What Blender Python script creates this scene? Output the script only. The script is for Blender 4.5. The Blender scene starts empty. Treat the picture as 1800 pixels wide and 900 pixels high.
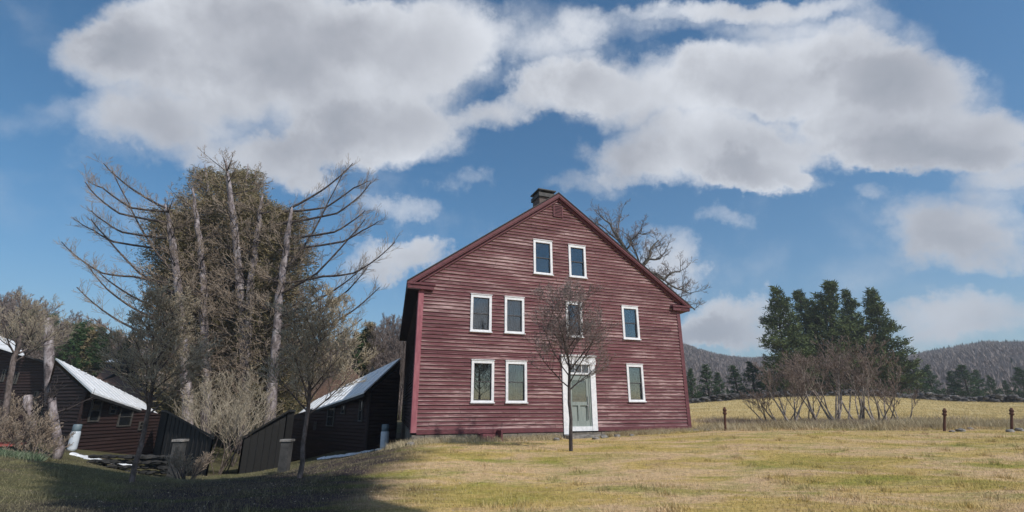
import bpy, math, random
import numpy as np
sc = bpy.context.scene
COL = sc.collection
RNG = np.random.default_rng(7)
R = random.Random(11)
EYE = 1.6
PITCH = math.radians(17.4); F = 852.0
cp, sp = math.cos(PITCH), math.sin(PITCH)

def ray(px, py):
    a = px-900.0; b = 450.0-py
    return np.array([a, -b*sp+F*cp, b*cp+F*sp])
def P(px, py, d):                      # real point at forward distance d seen at a photo pixel
    r = ray(px, py); r = r*(d/r[1]); r[2] += EYE
    return r
def hor(px):                           # ground x for pixel column near the horizon, per metre of distance
    return (px-900)/893.0

# ------------------------------------------------------------------ mesh helpers
class MB:
    def __init__(s): s.v = []; s.f = []; s.m = []; s.mi = 0
    def add(s, vs, fs):
        o = len(s.v); s.v += [tuple(map(float, v)) for v in vs]
        s.f += [tuple(o+i for i in f) for f in fs]; s.m += [s.mi]*len(fs)
    def hexa(s, p):                    # 8 points: bottom 4 ccw, top 4 ccw
        s.add(p, [(3,2,1,0),(4,5,6,7),(0,1,5,4),(1,2,6,5),(2,3,7,6),(3,0,4,7)])
    def box(s, x0, x1, y0, y1, z0, z1):
        s.hexa([(x0,y0,z0),(x1,y0,z0),(x1,y1,z0),(x0,y1,z0),(x0,y0,z1),(x1,y0,z1),(x1,y1,z1),(x0,y1,z1)])
    def slab(s, q, off):               # quad extruded by offset vector (q = 4 or more points)
        n = len(q); q = [np.array(p, float) for p in q]; off = np.array(off, float)
        s.add(q+[p+off for p in q], [tuple(range(n))[::-1], tuple(range(n, 2*n))]+[(i,(i+1)%n,n+(i+1)%n,n+i) for i in range(n)])
    def lathe(s, prof, n=20, c=(0,0,0)):
        vs = []
        for r, z in prof:
            for k in range(n):
                a = 2*math.pi*k/n; vs.append((c[0]+r*math.cos(a), c[1]+r*math.sin(a), c[2]+z))
        fs = [tuple(range(n))[::-1], tuple((len(prof)-1)*n+k for k in range(n))]
        for i in range(len(prof)-1):
            for k in range(n):
                fs.append((i*n+k, i*n+(k+1)%n, (i+1)*n+(k+1)%n, (i+1)*n+k))
        s.add(vs, fs)
    def tube(s, pts, rad, n=9, wob=0):
        pts = [np.array(p, float) for p in pts]; vs = []; k0 = None
        for i, p in enumerate(pts):
            t = pts[min(i+1, len(pts)-1)]-pts[max(i-1, 0)]; t /= (np.linalg.norm(t)+1e-9)
            if k0 is None:
                k0 = np.cross(t, (0.3,1,0.1)); 
            u = k0-t*np.dot(k0, t); u /= np.linalg.norm(u); k0 = u; w = np.cross(t, u)
            for k in range(n):
                a = 2*math.pi*k/n; r = rad[i]*(1+wob*(R.random()-.5))
                vs.append(p+(u*math.cos(a)+w*math.sin(a))*r)
        fs = [tuple(range(n))[::-1], tuple((len(pts)-1)*n+k for k in range(n))]
        for i in range(len(pts)-1):
            for k in range(n): fs.append((i*n+k, i*n+(k+1)%n, (i+1)*n+(k+1)%n, (i+1)*n+k))
        s.add(vs, fs)
    def rock(s, c, r, fl=.7, rr=None):
        rr = rr or R; vs = []; n = 7; m = 5
        vs.append((c[0], c[1], c[2]-r*fl))
        for i in range(1, m):
            t = math.pi*i/m
            for k in range(n):
                a = 2*math.pi*k/n+.3*i; q = r*(.8+.4*rr.random())
                vs.append((c[0]+q*math.sin(t)*math.cos(a)*1.15, c[1]+q*math.sin(t)*math.sin(a), c[2]-q*math.cos(t)*fl))
        vs.append((c[0], c[1], c[2]+r*fl)); L = len(vs)-1
        fs = [(0, 1+(k+1)%n, 1+k) for k in range(n)]
        for i in range(m-2):
            for k in range(n): fs.append((1+i*n+k, 1+i*n+(k+1)%n, 1+(i+1)*n+(k+1)%n, 1+(i+1)*n+k))
        fs += [(L, 1+(m-2)*n+k, 1+(m-2)*n+(k+1)%n) for k in range(n)]
        s.add(vs, fs)
    def build(s, name, mat, parent=None, smooth=False, loc=None, origin=None):
        me = bpy.data.meshes.new(name)
        v = s.v
        if origin is not None: v = [(a-origin[0], b-origin[1], c-origin[2]) for a, b, c in v]
        me.from_pydata(v, [], s.f)
        for m in (mat if isinstance(mat, (list, tuple)) else [mat]): me.materials.append(m)
        if isinstance(mat, (list, tuple)): me.polygons.foreach_set('material_index', s.m)
        if smooth: me.polygons.foreach_set('use_smooth', [True]*len(s.f))
        me.update()
        o = bpy.data.objects.new(name, me); COL.objects.link(o)
        if parent: o.parent = parent
        if loc is not None: o.location = loc
        if origin is not None: o.location = origin
        return o

def fast_mesh(name, V, Fc, mat, parent=None, smooth=False, loc=None, rnd=None):
    V = np.asarray(V, np.float32).reshape(-1, 3); Fc = np.asarray(Fc, np.int32); n, k = Fc.shape
    me = bpy.data.meshes.new(name)
    me.vertices.add(len(V)); me.vertices.foreach_set('co', V.ravel())
    me.loops.add(n*k); me.loops.foreach_set('vertex_index', Fc.ravel())
    me.polygons.add(n); me.polygons.foreach_set('loop_start', np.arange(0, n*k, k, dtype=np.int32))
    try: me.polygons.foreach_set('loop_total', np.full(n, k, np.int32))
    except Exception: pass
    if smooth: me.polygons.foreach_set('use_smooth', np.ones(n, bool))
    if rnd is not None:
        at = me.attributes.new('rnd', 'FLOAT', 'FACE'); at.data.foreach_set('value', np.asarray(rnd, np.float32))
    me.materials.append(mat); me.update(calc_edges=True)
    o = bpy.data.objects.new(name, me); COL.objects.link(o)
    if parent: o.parent = parent
    if loc is not None: o.location = loc
    return o

def empty(name, loc, rz=0):
    o = bpy.data.objects.new(name, None); COL.objects.link(o); o.location = tuple(map(float, loc)); o.rotation_euler = (0,0,rz)
    o.empty_display_size = .3
    return o
def tag(o, label=None, cat=None, group=None, kind=None):
    if label: o['label'] = label
    if cat: o['category'] = cat
    if group: o['group'] = group
    if kind: o['kind'] = kind
    return o
def copy_tree(o, parent=None):
    c = o.copy(); COL.objects.link(c)
    if parent: c.parent = parent
    for ch in [x for x in sc.objects if x.parent == o]: copy_tree(ch, c)
    return c

# ------------------------------------------------------------------ materials
def new_mat(name):
    m = bpy.data.materials.new(name); m.use_nodes = True
    nt = m.node_tree; b = nt.nodes['Principled BSDF']; return m, nt, b
def N(nt, t, **kw):
    n = nt.nodes.new(t)
    for k, v in kw.items():
        if hasattr(n, k): setattr(n, k, v)
        else: n.inputs[k.replace('_', ' ')].default_value = v
    return n
def ramp(nt, src, stops):
    r = nt.nodes.new('ShaderNodeValToRGB'); nt.links.new(src, r.inputs[0])
    e = r.color_ramp.elements
    while len(e) < len(stops): e.new(.5)
    for i, (p, c) in enumerate(stops):
        e[i].position = p; e[i].color = (*c, 1) if len(c) == 3 else c
    return r.outputs[0]
def objcoord(nt, scale=(1,1,1), rot=(0,0,0)):
    t = nt.nodes.new('ShaderNodeTexCoord'); m = nt.nodes.new('ShaderNodeMapping')
    nt.links.new(t.outputs['Object'], m.inputs[0]); m.inputs['Scale'].default_value = scale; m.inputs['Rotation'].default_value = rot
    return m.outputs[0]
def noise(nt, vec, scale, det=4, rough=.55, dist=0):
    n = nt.nodes.new('ShaderNodeTexNoise'); nt.links.new(vec, n.inputs['Vector'])
    n.inputs['Scale'].default_value = scale; n.inputs['Detail'].default_value = det; n.inputs['Roughness'].default_value = rough
    n.inputs['Distortion'].default_value = dist
    return n.outputs['Fac']
def mixc(nt, f, a, b):
    m = nt.nodes.new('ShaderNodeMix'); m.data_type = 'RGBA'
    for s, v in ((m.inputs[0], f), (m.inputs[6], a), (m.inputs[7], b)):
        if isinstance(v, (float, int)): s.default_value = v
        elif isinstance(v, tuple): s.default_value = (*v, 1)
        else: nt.links.new(v, s)
    return m.outputs[2]
def mth(nt, op, a, b=None, c=None, clamp=False):
    m = nt.nodes.new('ShaderNodeMath'); m.operation = op; m.use_clamp = clamp
    for i, v in enumerate((a, b, c)):
        if v is None: continue
        if isinstance(v, (float, int)): m.inputs[i].default_value = v
        else: nt.links.new(v, m.inputs[i])
    return m.outputs[0]
def bump(nt, b, h, st, dist=.02):
    n = nt.nodes.new('ShaderNodeBump'); n.inputs['Strength'].default_value = st; n.inputs['Distance'].default_value = dist
    nt.links.new(h, n.inputs['Height']); nt.links.new(n.outputs[0], b.inputs['Normal'])
def two(name, c1, c2, scale=3, rough=.85, stretch=(1,1,1), bst=.4, lo=.35, hi=.65, c3=None, bdist=.02):
    m, nt, b = new_mat(name); v = objcoord(nt, stretch); n = noise(nt, v, scale, 6, .6)
    st = [(lo, c1), (hi, c2)]
    if c3: st = [(lo, c1), ((lo+hi)/2, c2), (hi, c3)]
    c = ramp(nt, n, st); nt.links.new(c, b.inputs['Base Color']); b.inputs['Roughness'].default_value = rough
    if bst: bump(nt, b, noise(nt, v, scale*4, 4), bst, bdist)
    return m

def attr(nt, name):
    a = nt.nodes.new('ShaderNodeAttribute'); a.attribute_name = name; return a.outputs['Fac']

def siding_mat(name, c_dark, c_mid, c_worn, wear=1.0):
    m, nt, b = new_mat(name)
    v = objcoord(nt, (.5, 1, 2.2)); big = noise(nt, v, .8, 5, .6)
    v2 = objcoord(nt, (1.2, 4, 22)); fine = noise(nt, v2, 2.0, 5, .65)
    rn = attr(nt, 'rnd'); ed = attr(nt, 'edge')
    base = mixc(nt, mth(nt, 'ADD', mth(nt, 'MULTIPLY', rn, .55), mth(nt, 'MULTIPLY', big, .45)), c_dark, c_mid)
    # paint worn away, strongest on the butt edges of the boards
    w = mth(nt, 'ADD', mth(nt, 'MULTIPLY', fine, .62), mth(nt, 'MULTIPLY', ed, .29*wear))
    w = mth(nt, 'ADD', w, mth(nt, 'MULTIPLY', mth(nt, 'SUBTRACT', big, .5), .85))
    wv = mth(nt, 'SMOOTHSTEP', w, .1) if False else None
    mr = nt.nodes.new('ShaderNodeMapRange'); mr.interpolation_type = 'SMOOTHSTEP'
    nt.links.new(w, mr.inputs[0]); mr.inputs[1].default_value = .385; mr.inputs[2].default_value = .64
    mr.inputs[3].default_value = 0; mr.inputs[4].default_value = .85
    c = mixc(nt, mr.outputs[0], base, c_worn)
    nt.links.new(c, b.inputs['Base Color']); b.inputs['Roughness'].default_value = .78
    bump(nt, b, fine, .5, .006)
    return m
M = {}
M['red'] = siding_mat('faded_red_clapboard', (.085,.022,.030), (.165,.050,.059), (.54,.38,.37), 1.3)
M['redtrim'] = two('red_trim_paint', (.085,.022,.029), (.155,.042,.051), 5, .7, (1,1,4), .3)
M['pinktrim'] = two('weathered_corner_paint', (.25,.07,.09), (.36,.13,.15), 4, .75, (3,3,.6), .3)
M['shadedred'] = siding_mat('shaded_red_side_boards', (.016,.006,.007), (.035,.011,.012), (.05,.03,.028), .4)  # darker copy of the house red, with the side's shade painted in
M['shedred'] = siding_mat('dark_shed_boards', (.017,.007,.0065), (.032,.012,.010), (.06,.035,.03), .4)
M['shedgrey'] = siding_mat('dark_grey_boards', (.010,.010,.010), (.022,.021,.020), (.05,.047,.045), .4)
M['white'] = two('white_window_paint', (.62,.63,.66), (.80,.80,.82), 9, .55, (1,1,1), .15, .3, .6)
M['roofmetal'] = None
M['shingle'] = two('dark_asphalt_shingle', (.035,.033,.033), (.07,.06,.058), 9, .9, (1,1,1), .5)
M['rustroof'] = two('rusty_brown_roof', (.06,.035,.025), (.16,.09,.06), 5, .8, (6,1,1), .4, c3=(.20,.14,.11))
M['found'] = two('foundation_stone', (.10,.09,.075), (.22,.19,.16), 4, .95, (1,1,2), .8)
M['stone'] = two('field_stone', (.09,.085,.08), (.30,.28,.26), 3.5, .9, (1,1,1), .8)
M['darkstone'] = two('dark_wall_stone', (.022,.021,.021), (.075,.07,.068), 3, .9, (1,1,1), .8, c3=(.17,.16,.155))
M['retstone'] = two('dark_retaining_stone', (.012,.012,.012), (.04,.038,.035), 3, .95, (1,1,1), .8)
M['brick'] = None
M['slate'] = two('chimney_cap', (.05,.05,.05), (.09,.085,.08), 6, .8)
M['doorgrey'] = two('grey_green_door', (.20,.235,.22), (.27,.305,.285), 4, .5, (4,4,.6), .1)
M['dark'] = two('dark_recess', (.006,.006,.006), (.014,.013,.012), 6, .8)
M['metal'] = two('worn_metal', (.25,.25,.25), (.4,.4,.4), 9, .4)
M['rust'] = two('rusty_iron', (.045,.016,.010), (.12,.045,.025), 20, .85)
M['pillarstone'] = two('dark_pillar_stone', (.03,.03,.03), (.075,.072,.07), 4, .9)
M['snow'] = two('old_snow', (.55,.58,.62), (.80,.82,.85), 4, .6, (1,1,1), .7)
M['tank'] = two('blue_white_tank', (.50,.56,.62), (.62,.67,.72), 5, .45, bst=.1)
M['tankcap'] = two('blue_grey_cap', (.10,.15,.18), (.16,.21,.24), 5, .5, bst=.1)
M['redlid'] = two('faded_red_lid', (.30,.06,.05), (.42,.12,.10), 5, .6)
M['crate'] = two('dark_green_crate', (.015,.03,.025), (.03,.05,.04), 5, .8)
M['shade_cloth'] = two('grey_roller_shade', (.19,.185,.17), (.27,.26,.235), 3, .8, bst=.1)

def lace():
    m, nt, b = new_mat('lace_curtain')
    v = objcoord(nt)
    vo = nt.nodes.new('ShaderNodeTexVoronoi'); vo.inputs['Scale'].default_value = 7; vo.inputs['Randomness'].default_value = .15
    nt.links.new(v, vo.inputs['Vector'])
    c = ramp(nt, vo.outputs['Distance'], [(.18, (.16,.18,.21)), (.34, (.36,.39,.43)), (.45, (.23,.26,.30))])
    n2 = noise(nt, v, 1.4, 3); c = mixc(nt, n2, c, (.10,.12,.15))
    nt.links.new(c, b.inputs['Base Color']); b.inputs['Roughness'].default_value = .9
    return m
M['lace'] = lace()
def glass():
    m, nt, b = new_mat('window_glass')
    out = nt.nodes['Material Output']; g = nt.nodes.new('ShaderNodeBsdfGlossy'); g.inputs['Roughness'].default_value = .03
    t = nt.nodes.new('ShaderNodeBsdfTransparent'); t.inputs['Color'].default_value = (.82,.84,.85,1)
    fr = nt.nodes.new('ShaderNodeFresnel'); fr.inputs[0].default_value = 1.5
    f = mth(nt, 'ADD', mth(nt, 'MULTIPLY', fr.outputs[0], 1.0), .07, clamp=True)
    bn = nt.nodes.new('ShaderNodeBump'); bn.inputs['Strength'].default_value = .15; bn.inputs['Distance'].default_value = .01
    nt.links.new(noise(nt, objcoord(nt), 2.2, 2), bn.inputs['Height']); nt.links.new(bn.outputs[0], g.inputs['Normal'])
    mx = nt.nodes.new('ShaderNodeMixShader'); nt.links.new(f, mx.inputs[0]); nt.links.new(t.outputs[0], mx.inputs[1]); nt.links.new(g.outputs[0], mx.inputs[2])
    nt.links.new(mx.outputs[0], out.inputs[0]); return m
M['glass'] = glass()
def roofmetal():
    m, nt, b = new_mat('pale_metal_roof')
    v = objcoord(nt); n = noise(nt, v, 1.3, 6, .65); n2 = noise(nt, objcoord(nt, (1,1,1)), 9, 5, .7)
    c = ramp(nt, n, [(.38, (.72,.74,.76)), (.62, (.84,.85,.86))])
    f = ramp(nt, n2, [(.56, (0,0,0)), (.64, (1,1,1))])
    c = mixc(nt, mth(nt, 'MULTIPLY', f, .45), c, (.35,.34,.32))
    nt.links.new(c, b.inputs['Base Color']); b.inputs['Roughness'].default_value = .5
    bump(nt, b, n2, .15, .01); return m
M['roofmetal'] = roofmetal()
def brick():
    m, nt, b = new_mat('chimney_brick')
    t = nt.nodes.new('ShaderNodeTexBrick'); nt.links.new(objcoord(nt, (1,1,1), (math.radians(90),0,0)), t.inputs['Vector'])
    t.inputs['Color1'].default_value = (.15,.07,.055,1); t.inputs['Color2'].default_value = (.09,.05,.04,1); t.inputs['Mortar'].default_value = (.16,.15,.14,1)
    t.inputs['Scale'].default_value = 5; t.inputs['Mortar Size'].default_value = .02
    c = mixc(nt, mth(nt, 'MULTIPLY', noise(nt, objcoord(nt), 3, 5), .8), t.outputs['Color'], (.12,.11,.105))
    nt.links.new(c, b.inputs['Base Color']); b.inputs['Roughness'].default_value = .9; bump(nt, b, t.outputs['Fac'], .3); return m
M['brick'] = brick()
def bark(name, c1, c2, c3, sc_=6):
    m, nt, b = new_mat(name); v = objcoord(nt, (1,1,.45)); n = noise(nt, v, sc_, 6, .7)
    c = ramp(nt, n, [(.36, c1), (.5, c2), (.62, c3)])
    nt.links.new(c, b.inputs['Base Color']); b.inputs['Roughness'].default_value = .95
    bump(nt, b, n, .9, .06); return m
M['pinebark'] = bark('pine_bark', (.06,.048,.048), (.20,.165,.165), (.38,.34,.345), 3.2)
M['limb'] = bark('dark_limb_bark', (.030,.022,.020), (.055,.042,.038), (.10,.08,.075), 6)
M['smallbark'] = bark('young_tree_bark', (.05,.038,.033), (.11,.085,.075), (.20,.16,.15), 7)
M['stembark'] = bark('pale_stem_bark', (.12,.095,.08), (.24,.20,.17), (.38,.33,.29), 7)
M['darkbark'] = bark('dark_smooth_bark', (.028,.021,.020), (.055,.043,.042), (.10,.085,.085), 7)
M['oakbark'] = bark('grey_oak_bark', (.05,.045,.04), (.10,.09,.08), (.18,.165,.15), 4)
def varied(name, cols, rough=.9, trans=0.0, sc_=.35):
    m, nt, b = new_mat(name); rn = attr(nt, 'rnd'); n = noise(nt, objcoord(nt), sc_, 4)
    f = mth(nt, 'ADD', mth(nt, 'MULTIPLY', rn, .6), mth(nt, 'MULTIPLY', mth(nt, 'SUBTRACT', n, .3), 1.0), clamp=True)
    k = len(cols); c = ramp(nt, f, [(i/(k-1), cc) for i, cc in enumerate(cols)])
    nt.links.new(c, b.inputs['Base Color']); b.inputs['Roughness'].default_value = rough
    if 'Specular IOR Level' in b.inputs: b.inputs['Specular IOR Level'].default_value = .2
    return m
M['twig'] = varied('pale_twigs', [(.24,.195,.14), (.40,.34,.25), (.58,.50,.39)])
M['darktwig'] = varied('dark_twigs', [(.15,.115,.085), (.31,.24,.18), (.48,.39,.31)])
M['redtwig'] = varied('reddish_twigs', [(.12,.09,.075), (.21,.16,.135), (.32,.255,.22)])
M['facadetwig'] = varied('grey_brown_twigs', [(.10,.075,.07), (.21,.17,.16), (.42,.36,.34)])
M['olive'] = varied('olive_needles', [(.075,.075,.03), (.175,.15,.07), (.27,.215,.125), (.36,.28,.18)])
M['pine'] = varied('white_pine_needles', [(.026,.042,.018), (.062,.085,.034), (.105,.135,.052), (.15,.175,.07)])
M['pine2'] = varied('small_pine_needles', [(.018,.038,.018), (.045,.085,.032), (.09,.14,.055)])
M['brush'] = varied('brown_brush', [(.16,.12,.09), (.32,.25,.19), (.50,.42,.33)])
M['wood_brown'] = varied('bare_wood_brown', [(.21,.165,.145), (.26,.215,.195), (.34,.285,.26)], sc_=.08)
M['evergreen_far'] = varied('far_evergreen', [(.035,.05,.03), (.07,.09,.05)], sc_=.08)
M['paletwig'] = varied('pinkish_bare_twigs', [(.15,.12,.105), (.26,.21,.19), (.36,.30,.275)])
M['dryclump'] = varied('dry_grass_clump', [(.26,.19,.10), (.46,.38,.24), (.62,.54,.38)])
M['greenclump'] = varied('green_ground_plants', [(.03,.06,.03), (.09,.13,.07), (.26,.28,.20)])

def grass_mat(name, blades=False):
    m, nt, b = new_mat(name)
    geo = nt.nodes.new('ShaderNodeNewGeometry'); mp = nt.nodes.new('ShaderNodeMapping'); nt.links.new(geo.outputs['Position'], mp.inputs[0])
    mp.inputs['Scale'].default_value = (.35, 1.0, .2); v = mp.outputs[0]
    mp2 = nt.nodes.new('ShaderNodeMapping'); nt.links.new(geo.outputs['Position'], mp2.inputs[0]); mp2.inputs['Scale'].default_value = (.8,1.3,1)
    n1 = noise(nt, v, .55, 5, .65, .6); n2 = noise(nt, v, 1.1, 7, .68, .4); n3 = noise(nt, mp2.outputs[0], 9, 6, .7)
    lawn = ramp(nt, n1, [(.33, (.38,.31,.09)), (.44, (.54,.40,.15)), (.54, (.64,.46,.29)), (.66, (.42,.34,.11))])
    g = ramp(nt, n2, [(.50, (0,0,0)), (.66, (1,1,1))])
    lawn = mixc(nt, mth(nt, 'MULTIPLY', g, .85), lawn, (.25,.27,.05))
    g2 = ramp(nt, n2, [(.30, (1,1,1)), (.44, (0,0,0))])
    lawn = mixc(nt, mth(nt, 'MULTIPLY', g2, .8), lawn, (.46,.31,.21))
    sep = nt.nodes.new('ShaderNodeSeparateXYZ'); nt.links.new(geo.outputs['Position'], sep.inputs[0])
    # hay field beyond the fence line: drier, paler grass
    fy = nt.nodes.new('ShaderNodeMapRange'); fy.interpolation_type = 'SMOOTHSTEP'
    yy = mth(nt, 'ADD', sep.outputs[1], mth(nt, 'MULTIPLY', mth(nt, 'SUBTRACT', n2, .5), 7))
    nt.links.new(yy, fy.inputs[0]); fy.inputs[1].default_value = 22.5; fy.inputs[2].default_value = 25
    hay = ramp(nt, n2, [(.36, (.50,.38,.17)), (.5, (.60,.47,.23)), (.64, (.64,.53,.31))])
    c = mixc(nt, fy.outputs[0], lawn, hay)
    # left yard: shade painted into the ground colour, ends just short of the lawn by the house
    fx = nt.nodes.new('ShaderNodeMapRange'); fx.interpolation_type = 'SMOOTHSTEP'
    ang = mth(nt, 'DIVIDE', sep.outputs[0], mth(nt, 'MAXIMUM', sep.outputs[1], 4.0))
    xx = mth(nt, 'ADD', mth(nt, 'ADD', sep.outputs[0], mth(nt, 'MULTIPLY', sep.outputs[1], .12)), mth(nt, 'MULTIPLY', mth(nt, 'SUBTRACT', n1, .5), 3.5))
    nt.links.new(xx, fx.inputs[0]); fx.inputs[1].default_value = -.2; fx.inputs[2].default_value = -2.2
    yard_shade = ramp(nt, n2, [(.34, (.018,.014,.016)), (.48, (.060,.044,.052)), (.6, (.05,.052,.026)), (.7, (.10,.11,.045))])
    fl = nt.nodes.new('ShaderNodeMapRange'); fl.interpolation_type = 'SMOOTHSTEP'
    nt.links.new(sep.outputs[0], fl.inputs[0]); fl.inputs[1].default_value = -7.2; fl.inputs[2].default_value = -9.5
    yard_shade = mixc(nt, mth(nt, 'MULTIPLY', fl.outputs[0], .65), yard_shade, ramp(nt, n1, [(.38, (.10,.09,.055)), (.55, (.16,.16,.07)), (.65, (.17,.14,.10))]))
    c = mixc(nt, fx.outputs[0], c, yard_shade)
    if blades:
        rn = attr(nt, 'rnd')
        c = mixc(nt, mth(nt, 'MULTIPLY', rn, .5), c, mixc(nt, .65, c, (.75,.66,.40)))
        c2 = mixc(nt, .30, c, (.06,.06,.02)); c = mixc(nt, mth(nt, 'GREATER_THAN', rn, .72), c, c2)
    else:
        f3 = ramp(nt, n3, [(.35, (.62,.60,.56)), (.6, (1.08,1.06,1.0))])
        mm = nt.nodes.new('ShaderNodeMix'); mm.data_type = 'RGBA'; mm.blend_type = 'MULTIPLY'; mm.inputs[0].default_value = 1
        nt.links.new(c, mm.inputs[6]); nt.links.new(f3, mm.inputs[7]); c = mm.outputs[2]
        bump(nt, b, n3, .9, .06)
    nt.links.new(c, b.inputs['Base Color']); b.inputs['Roughness'].default_value = .95
    if 'Specular IOR Level' in b.inputs: b.inputs['Specular IOR Level'].default_value = .1
    return m
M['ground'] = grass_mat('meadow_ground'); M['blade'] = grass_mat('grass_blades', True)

# ------------------------------------------------------------------ terrain
ctl = []
def c_px(px, py, d): p = P(px, py, d); ctl.append((p[0], p[1], p[2]))
def c_w(x, y, z): ctl.append((x, y, z))
for x in (-14, -5, 5, 14): c_w(x, 0, 0); c_w(x, -15, 0)
for px in (-200, 200, 600, 1000, 1400, 1800, 2100): c_w(hor(px)*8.8, 8.8, -.02 if px > 600 else -.05)
for px, py, d in [(725,781,18.8),(870,777,20),(1010,771,21.2),(1218,760,23.6),(1280,757,22),(1450,756,23),(1650,757,22),(1800,757,22),(2100,757,22),
                  (1280,748,28),(1460,745,28),(1700,745,28),(1900,745,28),(1250,732,37),(1460,722,38),(1700,726,37),(1950,728,38),
                  (1218,713,48),(1330,703,48.5),(1460,697,50),(1560,699,50),(1640,705,48),(1720,712,46),(1830,710,46),(2050,715,46),
                  (1120,745,30),(1000,735,36),
                  (680,790,18.5),(640,812,16),(720,800,14.5),(900,815,14),(1100,800,15),(1400,805,14.5),(1800,805,14.5),
                  (260,850,13),(542,838,13.5),(400,852,13.5),(120,815,15),(0,806,15),(-150,800,16),
                  (675,787,25.5),(600,790,27),(520,815,26),(400,835,22),(400,825,30),(290,840,22),(200,797,27),(127,787,25.5),(40,775,24),(-100,772,26),
                  (170,830,18.5),(250,850,18),(330,850,18),(480,835,18)]: c_px(px, py, d)
for x, y, z in [(-14,38,-.6),(-30,42,0),(-4,38,.2),(-20,55,1.2),(-45,55,1.4),(0,55,1.4),(20,65,1.6),(45,65,1.6),(70,60,1.6),(-60,20,0),(60,15,0),(-60,85,2),(0,90,2),(60,90,2),
                (-90,50,1.5),(95,50,1.5),(-30,100,2),(30,100,2),(-25,-25,0),(25,-25,0)]: c_w(x, y, z)
C = np.array(ctl)
def U(r2): return np.where(r2 > 1e-9, .5*r2*np.log(r2+1e-12), 0)
n_ = len(C); D2 = ((C[:,None,:2]-C[None,:,:2])**2).sum(-1)
K = U(D2)+np.eye(n_)*1.2
Q = np.c_[np.ones(n_), C[:,:2]]
A_ = np.block([[K, Q], [Q.T, np.zeros((3,3))]])
W_ = np.linalg.solve(A_, np.r_[C[:,2], 0,0,0])
def GZ(x, y):
    x = np.atleast_1d(np.asarray(x, float)); y = np.atleast_1d(np.asarray(y, float)); out = np.empty(len(x))
    for i in range(0, len(x), 20000):
        a, b = x[i:i+20000], y[i:i+20000]
        r2 = (a[:,None]-C[None,:,0])**2+(b[:,None]-C[None,:,1])**2
        out[i:i+20000] = U(r2)@W_[:n_]+W_[n_]+W_[n_+1]*a+W_[n_+2]*b
    r = np.hypot(x, y-25); t = np.clip((r-60)/35, 0, 1); t = t*t*(3-2*t)
    return out*(1-t)+1.6*t+.025*np.sin(x*1.3+y*.7)*np.sin(y*1.1-x*.4)*(1-t)
def gz(x, y): return float(GZ(x, y)[0])
def axis(lo, hi, f0, f1, step):
    a = list(np.arange(f0, f1+1e-6, step)); s = step; v = f1
    while v < hi: s *= 1.25; v += s; a.append(v)
    s = step; v = f0
    while v > lo: s *= 1.25; v -= s; a.insert(0, v)
    return np.array(a)
gx = axis(-3000, 3000, -34, 50, .5); gy = axis(-400, 4000, 4, 60, .4)
X, Y = np.meshgrid(gx, gy); Z = GZ(X.ravel(), Y.ravel())
V = np.c_[X.ravel(), Y.ravel(), Z]; nx, ny = len(gx), len(gy)
ii = (np.arange(ny-1)[:,None]*nx+np.arange(nx-1)[None,:]).ravel()
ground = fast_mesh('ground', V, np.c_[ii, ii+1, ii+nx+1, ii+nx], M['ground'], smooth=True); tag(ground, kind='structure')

# ------------------------------------------------------------------ tubes in bulk
def seg_mesh(segs, n=3):
    """segs: list of (p0, p1, r0, r1)."""
    A = np.array([s[0] for s in segs]); B = np.array([s[1] for s in segs]); r0 = np.array([s[2] for s in segs]); r1 = np.array([s[3] for s in segs])
    T = B-A; T /= (np.linalg.norm(T, axis=1)[:,None]+1e-9)
    ref = np.tile(np.array([.31,.2,.93]), (len(A),1)); ref[np.abs((T*ref).sum(1)) > .9] = (1,0,0)
    u = np.cross(T, ref); u /= np.linalg.norm(u, axis=1)[:,None]; w = np.cross(T, u)
    vs = []
    for base, r in ((A, r0), (B, r1)):
        for k in range(n):
            a = 2*math.pi*k/n; vs.append(base+(u*math.cos(a)+w*math.sin(a))*r[:,None])
    V = np.stack(vs, 1).reshape(-1, 3); o = np.arange(len(A))*2*n
    Fc = np.concatenate([np.c_[o+k, o+(k+1)%n, o+n+(k+1)%n, o+n+k] for k in range(n)])
    rnd = np.tile(RNG.random(len(A)), n)
    return V, Fc, rnd
def unit(v): v = np.asarray(v, float); return v/(np.linalg.norm(v)+1e-9)
def rndir(rr): return unit([rr.gauss(0,1), rr.gauss(0,1), rr.gauss(0,1)])
def branch(out, rr, p, d, L, r, lv, maxlv, nch, spread=.75, up=.15, jit=.18, steps=5, ratio=.5, r_min=.004, start=.2):
    d = unit(d); pts = [np.array(p, float)]; rad = [r]
    for i in range(steps):
        d = unit(d+rndir(rr)*jit+np.array([0,0,up])*(.5+.5*i/steps))
        pts.append(pts[-1]+d*L/steps); rad.append(max(r_min, r*(1-.85*(i+1)/steps)))
    for i in range(steps): out[lv].append((pts[i], pts[i+1], rad[i], rad[i+1]))
    if lv >= maxlv: return pts
    k = nch[lv] if lv < len(nch) else 4
    for j in range(k):
        t = start+(1-start)*((j+rr.random())/k); f = t*steps; i = min(int(f), steps-1); q = pts[i]+(pts[i+1]-pts[i])*(f-i)
        dd = unit(pts[i+1]-pts[i]); side = rndir(rr); side = unit(side-dd*np.dot(side, dd)); side[2] = side[2]*.7+.1
        branch(out, rr, q, dd*(1-spread*.6)+side*spread, L*ratio*(1.15-.6*t)*(.7+.6*rr.random()), max(r_min, rad[i]*.55), lv+1, maxlv, nch, spread, up, jit, max(3, steps-1), ratio, r_min, start)
    return pts
def to_origin(segs, o): return [(a-o, b-o, r0, r1) for a, b, r0, r1 in segs]

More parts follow.
